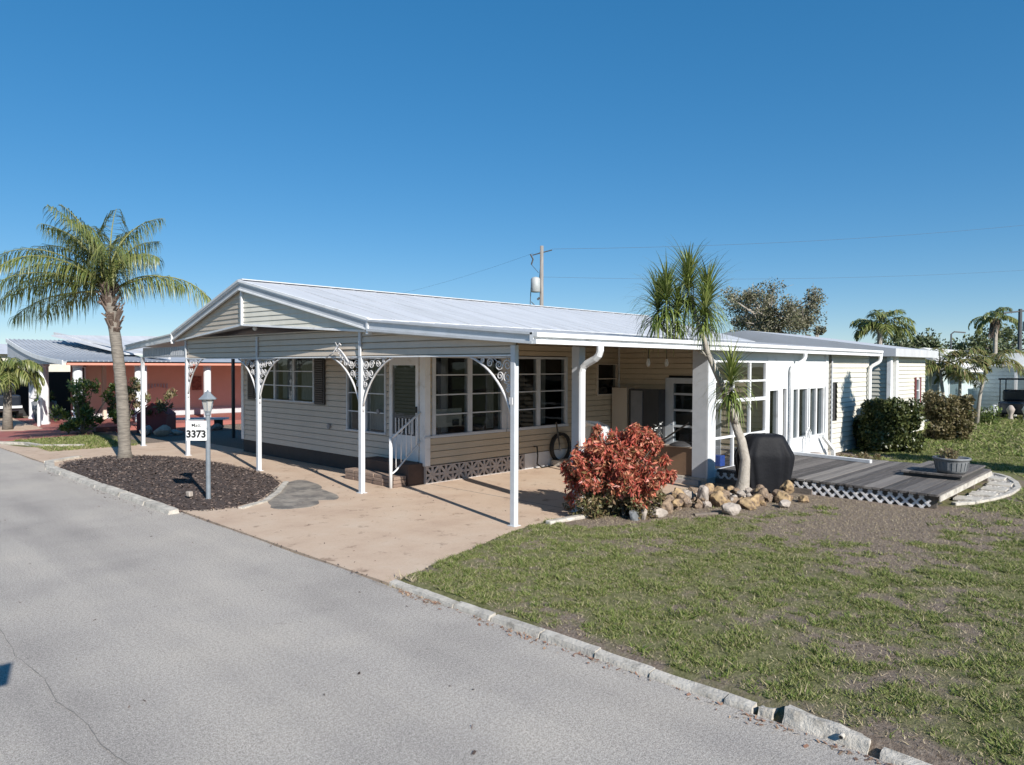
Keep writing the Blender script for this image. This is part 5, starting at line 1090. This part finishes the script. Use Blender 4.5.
wire(b0 + V(0, 0, 7.95) + RT * .5, p5 + V(0, 0, 12.1), .5, 'upper overhead line running right from the transformer pole'); wire(b0 + V(0, 0, 6.6), p5 + V(0, 0, 9.0), .5, 'lower overhead line running right from the transformer pole', .005)
wire(b0 + V(0, 0, 7.75) - RT * .4, -RT * 17 + FW * 60 + V(0, 0, 7.2), .6, 'upper overhead line running left from the transformer pole', .004); 
# ------------------------------------------------------------------ left neighbour (terracotta home)
ln = thing('terracotta_home', 'terracotta home with white columns and grey carport roof at left', 'house', (12, 31, 0))
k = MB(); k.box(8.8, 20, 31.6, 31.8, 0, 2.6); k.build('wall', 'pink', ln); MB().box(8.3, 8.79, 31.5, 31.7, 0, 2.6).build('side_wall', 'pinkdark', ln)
MB().box(8.9, 20, 31.46, 31.58, .15, .42).build('base_band', 'lilac', ln)
MB().box(7.3, 20, 28.3, 28.36, 2.27, 2.40).build('eave_trim', 'pinktrim', ln); MB().box(8.4, 20, 28.37, 31.59, 2.31, 2.335).build('porch_ceiling', 'white', ln)  # white porch ceiling added to bounce light onto the shaded wall
k = MB(); N = 10
def carc(t): return V(0, 28.3 + 8.2 * t, 2.40 + .95 * t + .18 * math.sin(math.pi * t) * -1)
for i in range(N):
    a_, b_ = carc(i / N), carc((i + 1) / N); k.prism([V(7.2, a_.y, a_.z), V(10.9, a_.y, a_.z), V(10.9, b_.y, b_.z), V(7.2, b_.y, b_.z)], (0, 0, -.05))
k.prism([V(10.9, 28.3, 2.40), V(20, 28.3, 2.40), V(20, 31.5, 2.72), V(10.9, 31.5, 2.72)], (0, 0, -.05)); cr2 = k.build('carport_roof', 'roofg', ln)
k = MB()
for i in range(22):
    x_ = 7.3 + i * .165
    for j in range(N): k.beam((x_, carc(j / N).y, carc(j / N).z + .012), (x_, carc((j + 1) / N).y, carc((j + 1) / N).z + .012), .05, .03)
k.build('corrugation', 'roofg', cr2)
k = MB()
for j in range(N): a_, b_ = carc(j / N), carc((j + 1) / N); k.prism([V(7.16, a_.y, a_.z - .12), V(7.16, b_.y, b_.z - .12), V(7.16, b_.y, b_.z + .04), V(7.16, a_.y, a_.z + .04)], (.035, 0, 0))
k.build('carport_fascia', 'white', ln)
k = MB(); k.poly([V(7.22, carc(j / N).y, carc(j / N).z - .1) for j in range(N + 1)] + [V(7.22, 36.5, 2.38), V(7.22, 30.5, 2.3)]); k.build('carport_gable', 'greytrim', ln)
k = MB(); k.prism([V(10.2, 31.4, 2.75), V(20, 31.4, 2.75), V(20, 35.5, 3.75), V(8.6, 35.5, 3.55)], (0, 0, -.06)); k.prism([V(10.92, 28.9, 2.5), V(11.0, 28.9, 2.5), V(9.0, 36.4, 3.6), V(8.9, 36.4, 3.6)], (0, 0, .1)); k.build('house_roof', 'roofw', ln)
for (x_, y_c, w_) in ((7.45, 31.9, .34), (7.75, 28.75, .30), (9.75, 28.75, .22), (9.98, 28.75, .18), (12.35, 28.75, .28), (7.9, 35.5, .3)):
    k = MB(); k.lathe((x_, y_c, 0), [(w_ * .6, 0), (w_ * .6, .08), (w_ * .5, .1), (w_ * .5, 2.2), (w_ * .6, 2.24), (w_ * .6, 2.32)], 14); k.build('column', 'white', ln, smooth=False)
k = MB(); k.box(8.1, 8.3, 28.9, 32.9, 0, .0); k = MB(); k.box(9.3, 9.42, 31.2, 31.4, 0, 2.3); k.build('porch_divider', 'siding', ln)
window(ln, (8.35, 31.48, 1.0), (1, 0), (0, -1), .4, 1.2, 1, 1)
for (x0, x1, z0, z1, lb) in ((12.9, 13.3, 1.2, 1.8, 'framed dark picture'), (16.2, 16.6, 1.3, 1.8, 'second picture')):
    MB().box(x0, x1, 31.53, 31.57, z0, z1).build('wall_picture', 'art', ln)
k = MB(); [k.box(11.1 + i * .12, 11.16 + i * .12, 31.53, 31.57, 1.38 - .03 * abs(i - 3), 1.5) for i in range(7)]; k.build('wall_ornament', 'lilac', ln)
struct(sheet('porch_slab', [(7.9, 27.3), (20, 27.3), (20, 33), (7.9, 33)], .14, 'redfloor', .16))
struct(sheet('red_drive', [(4.5, 25.6), (5.5, 25.9), (7.6, 26.6), (8.4, 29.5), (8.2, 36), (7.3, 36), (6.9, 29.6), (6.2, 29.2), (4.5, 29.9)], .014, 'redfloor', .05))
struct(sheet('side_walk', [(4.5, 29.8), (6.3, 29.3), (7.0, 29.8), (7.6, 40), (4.5, 44)], .010, 'drive', .05))
kk = MB(); [kk.beam((a_[0], a_[1], .03), (b_[0], b_[1], .03), .12, .08) for a_, b_ in (((4.6, 25.2), (5.2, 24.2)), ((5.2, 24.2), (5.35, 23.2)), ((5.35, 23.2), (6.2, 22.5)))]; struct(kk.build('walkway_kerb', 'concretew'))
o = MB().lathe((7.05, 30.9, 0), [(.05, 0), (.05, .95), (.02, .98)], 8).build('marker_post', 'plastic'); tag(o, 'short white marker post beside the front carport column', 'post')
dh = thing('red_dog_house', 'dark red pentagon shaped dog house on the neighbour grass', 'dog house', (9.5, 25.3, 0))
q0 = V(9.1, 25.6, .0); pr_ = [q0 - RT * .5, q0 + RT * .5, q0 + RT * .5 + V(0, 0, .62), q0 + V(0, 0, 1.0), q0 - RT * .5 + V(0, 0, .62)]; MB().prism(pr_, FW * .7).build('kennel_body', 'redbox', dh)
k = MB(); k.beam(q0 + V(0, 0, 1.03) - FW * .05 + RT * .0, q0 + RT * .6 + V(0, 0, .58) - FW * .05, .04, .04); k.beam(q0 + V(0, 0, 1.03) - FW * .05, q0 - RT * .6 + V(0, 0, .58) - FW * .05, .04, .04); k.build('kennel_trim', 'maroon', dh)
tbn = thing('white_bench', 'long low white bench on the neighbour patio', 'bench', (9, 22.8, 0)); qa = RT * -12.5 + FW * 25.5; qb = RT * -10.1 + FW * 25.5
MB().beam(qa + V(0, 0, .37), qb + V(0, 0, .40), .4, .06).build('seat', 'white', tbn); [MB().beam(p_, p_ + V(0, 0, .36), .05, .3, RT).build('leg', 'intdark', tbn) for p_ in (qa + RT * .3, qb - RT * .3)]
# clutter in the neighbour carport
cg_ = thing('covered_cart', 'dark golf cart with pale trim parked under the neighbour carport', 'cart', (7.5, 36, 0)); k = MB(); k.box(6.0, 7.6, 36, 37.8, .3, 1.0); k.box(6.0, 7.6, 37, 37.8, 1, 1.5); k.build('body', 'carp', cg_, bevel=.1); k = MB(); k.box(6.0, 7.6, 35.9, 35.95, .45, .55); k.build('bumper', 'plastic', cg_); [MB().tube([(x_, 36.3, .3), (x_ + .15, 36.3, .3)], .3, 12).build('wheel', 'rubber', cg_) for x_ in (5.95, 7.5)]
MB().box(2.0, 10.6, 38.2, 38.4, 0, 1.95).build('carport_dark_panel', 'rubber', ln)  # black panel added to stand in for the dark clutter behind the carport
fh = thing('background_home', 'pale home visible through the neighbour carport', 'house', (6, 52, 0)); MB().box(2, 14, 52, 60, 0, 2.9).build('wall', 'yellow', fh); MB().prism([V(1.6, 51.6, 2.9), V(1.6, 60, 2.9), V(1.6, 56, 3.6)], (13, 0, 0)).build('roof', 'roofw', fh)
wp = thing('white_pots', 'tiered white planter beside the carport columns', 'planter', (7.9, 30.6, 0))
for (dx, dz, rr) in ((0, 0, .42), (.05, .25, .3), (.1, .5, .18)): MB().lathe((8.25 + dx, 30.4, .15 + dz), [(rr * .4, 0), (rr, .1), (rr * 1.1, .16), (rr * .6, .2)], 14).build('bowl', 'plastic', wp, smooth=True)
gp = thing('grey_tub', 'dark grey round tub with yellow green plant under the carport', 'planter', (7.7, 32.8, 0)); MB().lathe((7.85, 33.6, .0), [(.3, 0), (.42, .5), (.44, .8)], 14).build('tub', 'galv', gp, smooth=True); leafcloud('foliage', gp, 'green', 250, clumpgen([((7.85, 33.6, .95), .4)], 0, .6), .2, .3, 0)
up_ = MB().beam((7.5, 33.9, .9), (7.95, 33.9, 1.9), .3, .2); tag(up_.build('folded_umbrella', 'lilac', bevel=.05), 'pale folded umbrella leaning under the neighbour carport', 'umbrella')
# shrubs near neighbour
def shrub(label, c_, hr, hz, mt, n, seed, size=.13, group=None, name='shrub'):
    random.seed(seed); s_ = thing(name, label, 'shrub', c_, group); C_ = Vector(c_); cl = []; k = MB()
    for i in range(24):
        a_ = random.uniform(0, 6.28); q = random.random(); z_ = hz * random.uniform(.15, .95); p = C_ + RT * math.cos(a_) * hr * q + FW * math.sin(a_) * hr * q + V(0, 0, z_); cl.append((p, random.uniform(.12, .3) * hr)); k.tube([C_ + V(0, 0, 0), p], [.02, .008], 4)
    leafcloud('foliage', s_, mt, n, clumpgen(cl, 0, .6), size, .35, -.2); k.build('stem', 'barkd', s_)
shrub('bushy dark green croton with yellow tips left of the palm trunk', (7.3, 26.6, 0), .95, 1.75, 'green', 3200, 101, .15)
shrub('thin reddish leaved shrub behind the leftmost carport post', (9.3, 25.8, 0), .75, 1.9, 'lowleaf', 1100, 102, .15)
shrub('green shrub directly right of the palm trunk', (8.6, 26.6, 0), .6, 1.8, 'hedge', 1700, 103, .14)
k = MB(); random.seed(104)
for i in range(8):
    a_ = random.uniform(8.2, 11.3); rock((a_, random.uniform(23.6, 25.4), 0), (random.uniform(.15, .3), random.uniform(.15, .3), random.uniform(.1, .2)), 'rockwht', 'pale boulder lying in the neighbour grass near the red dog house', 200 + i, 2)
rock((8.3, 26.0, 0), (.2, .2, .15), 'redbox', 'red painted rock under the croton', 300, 2)
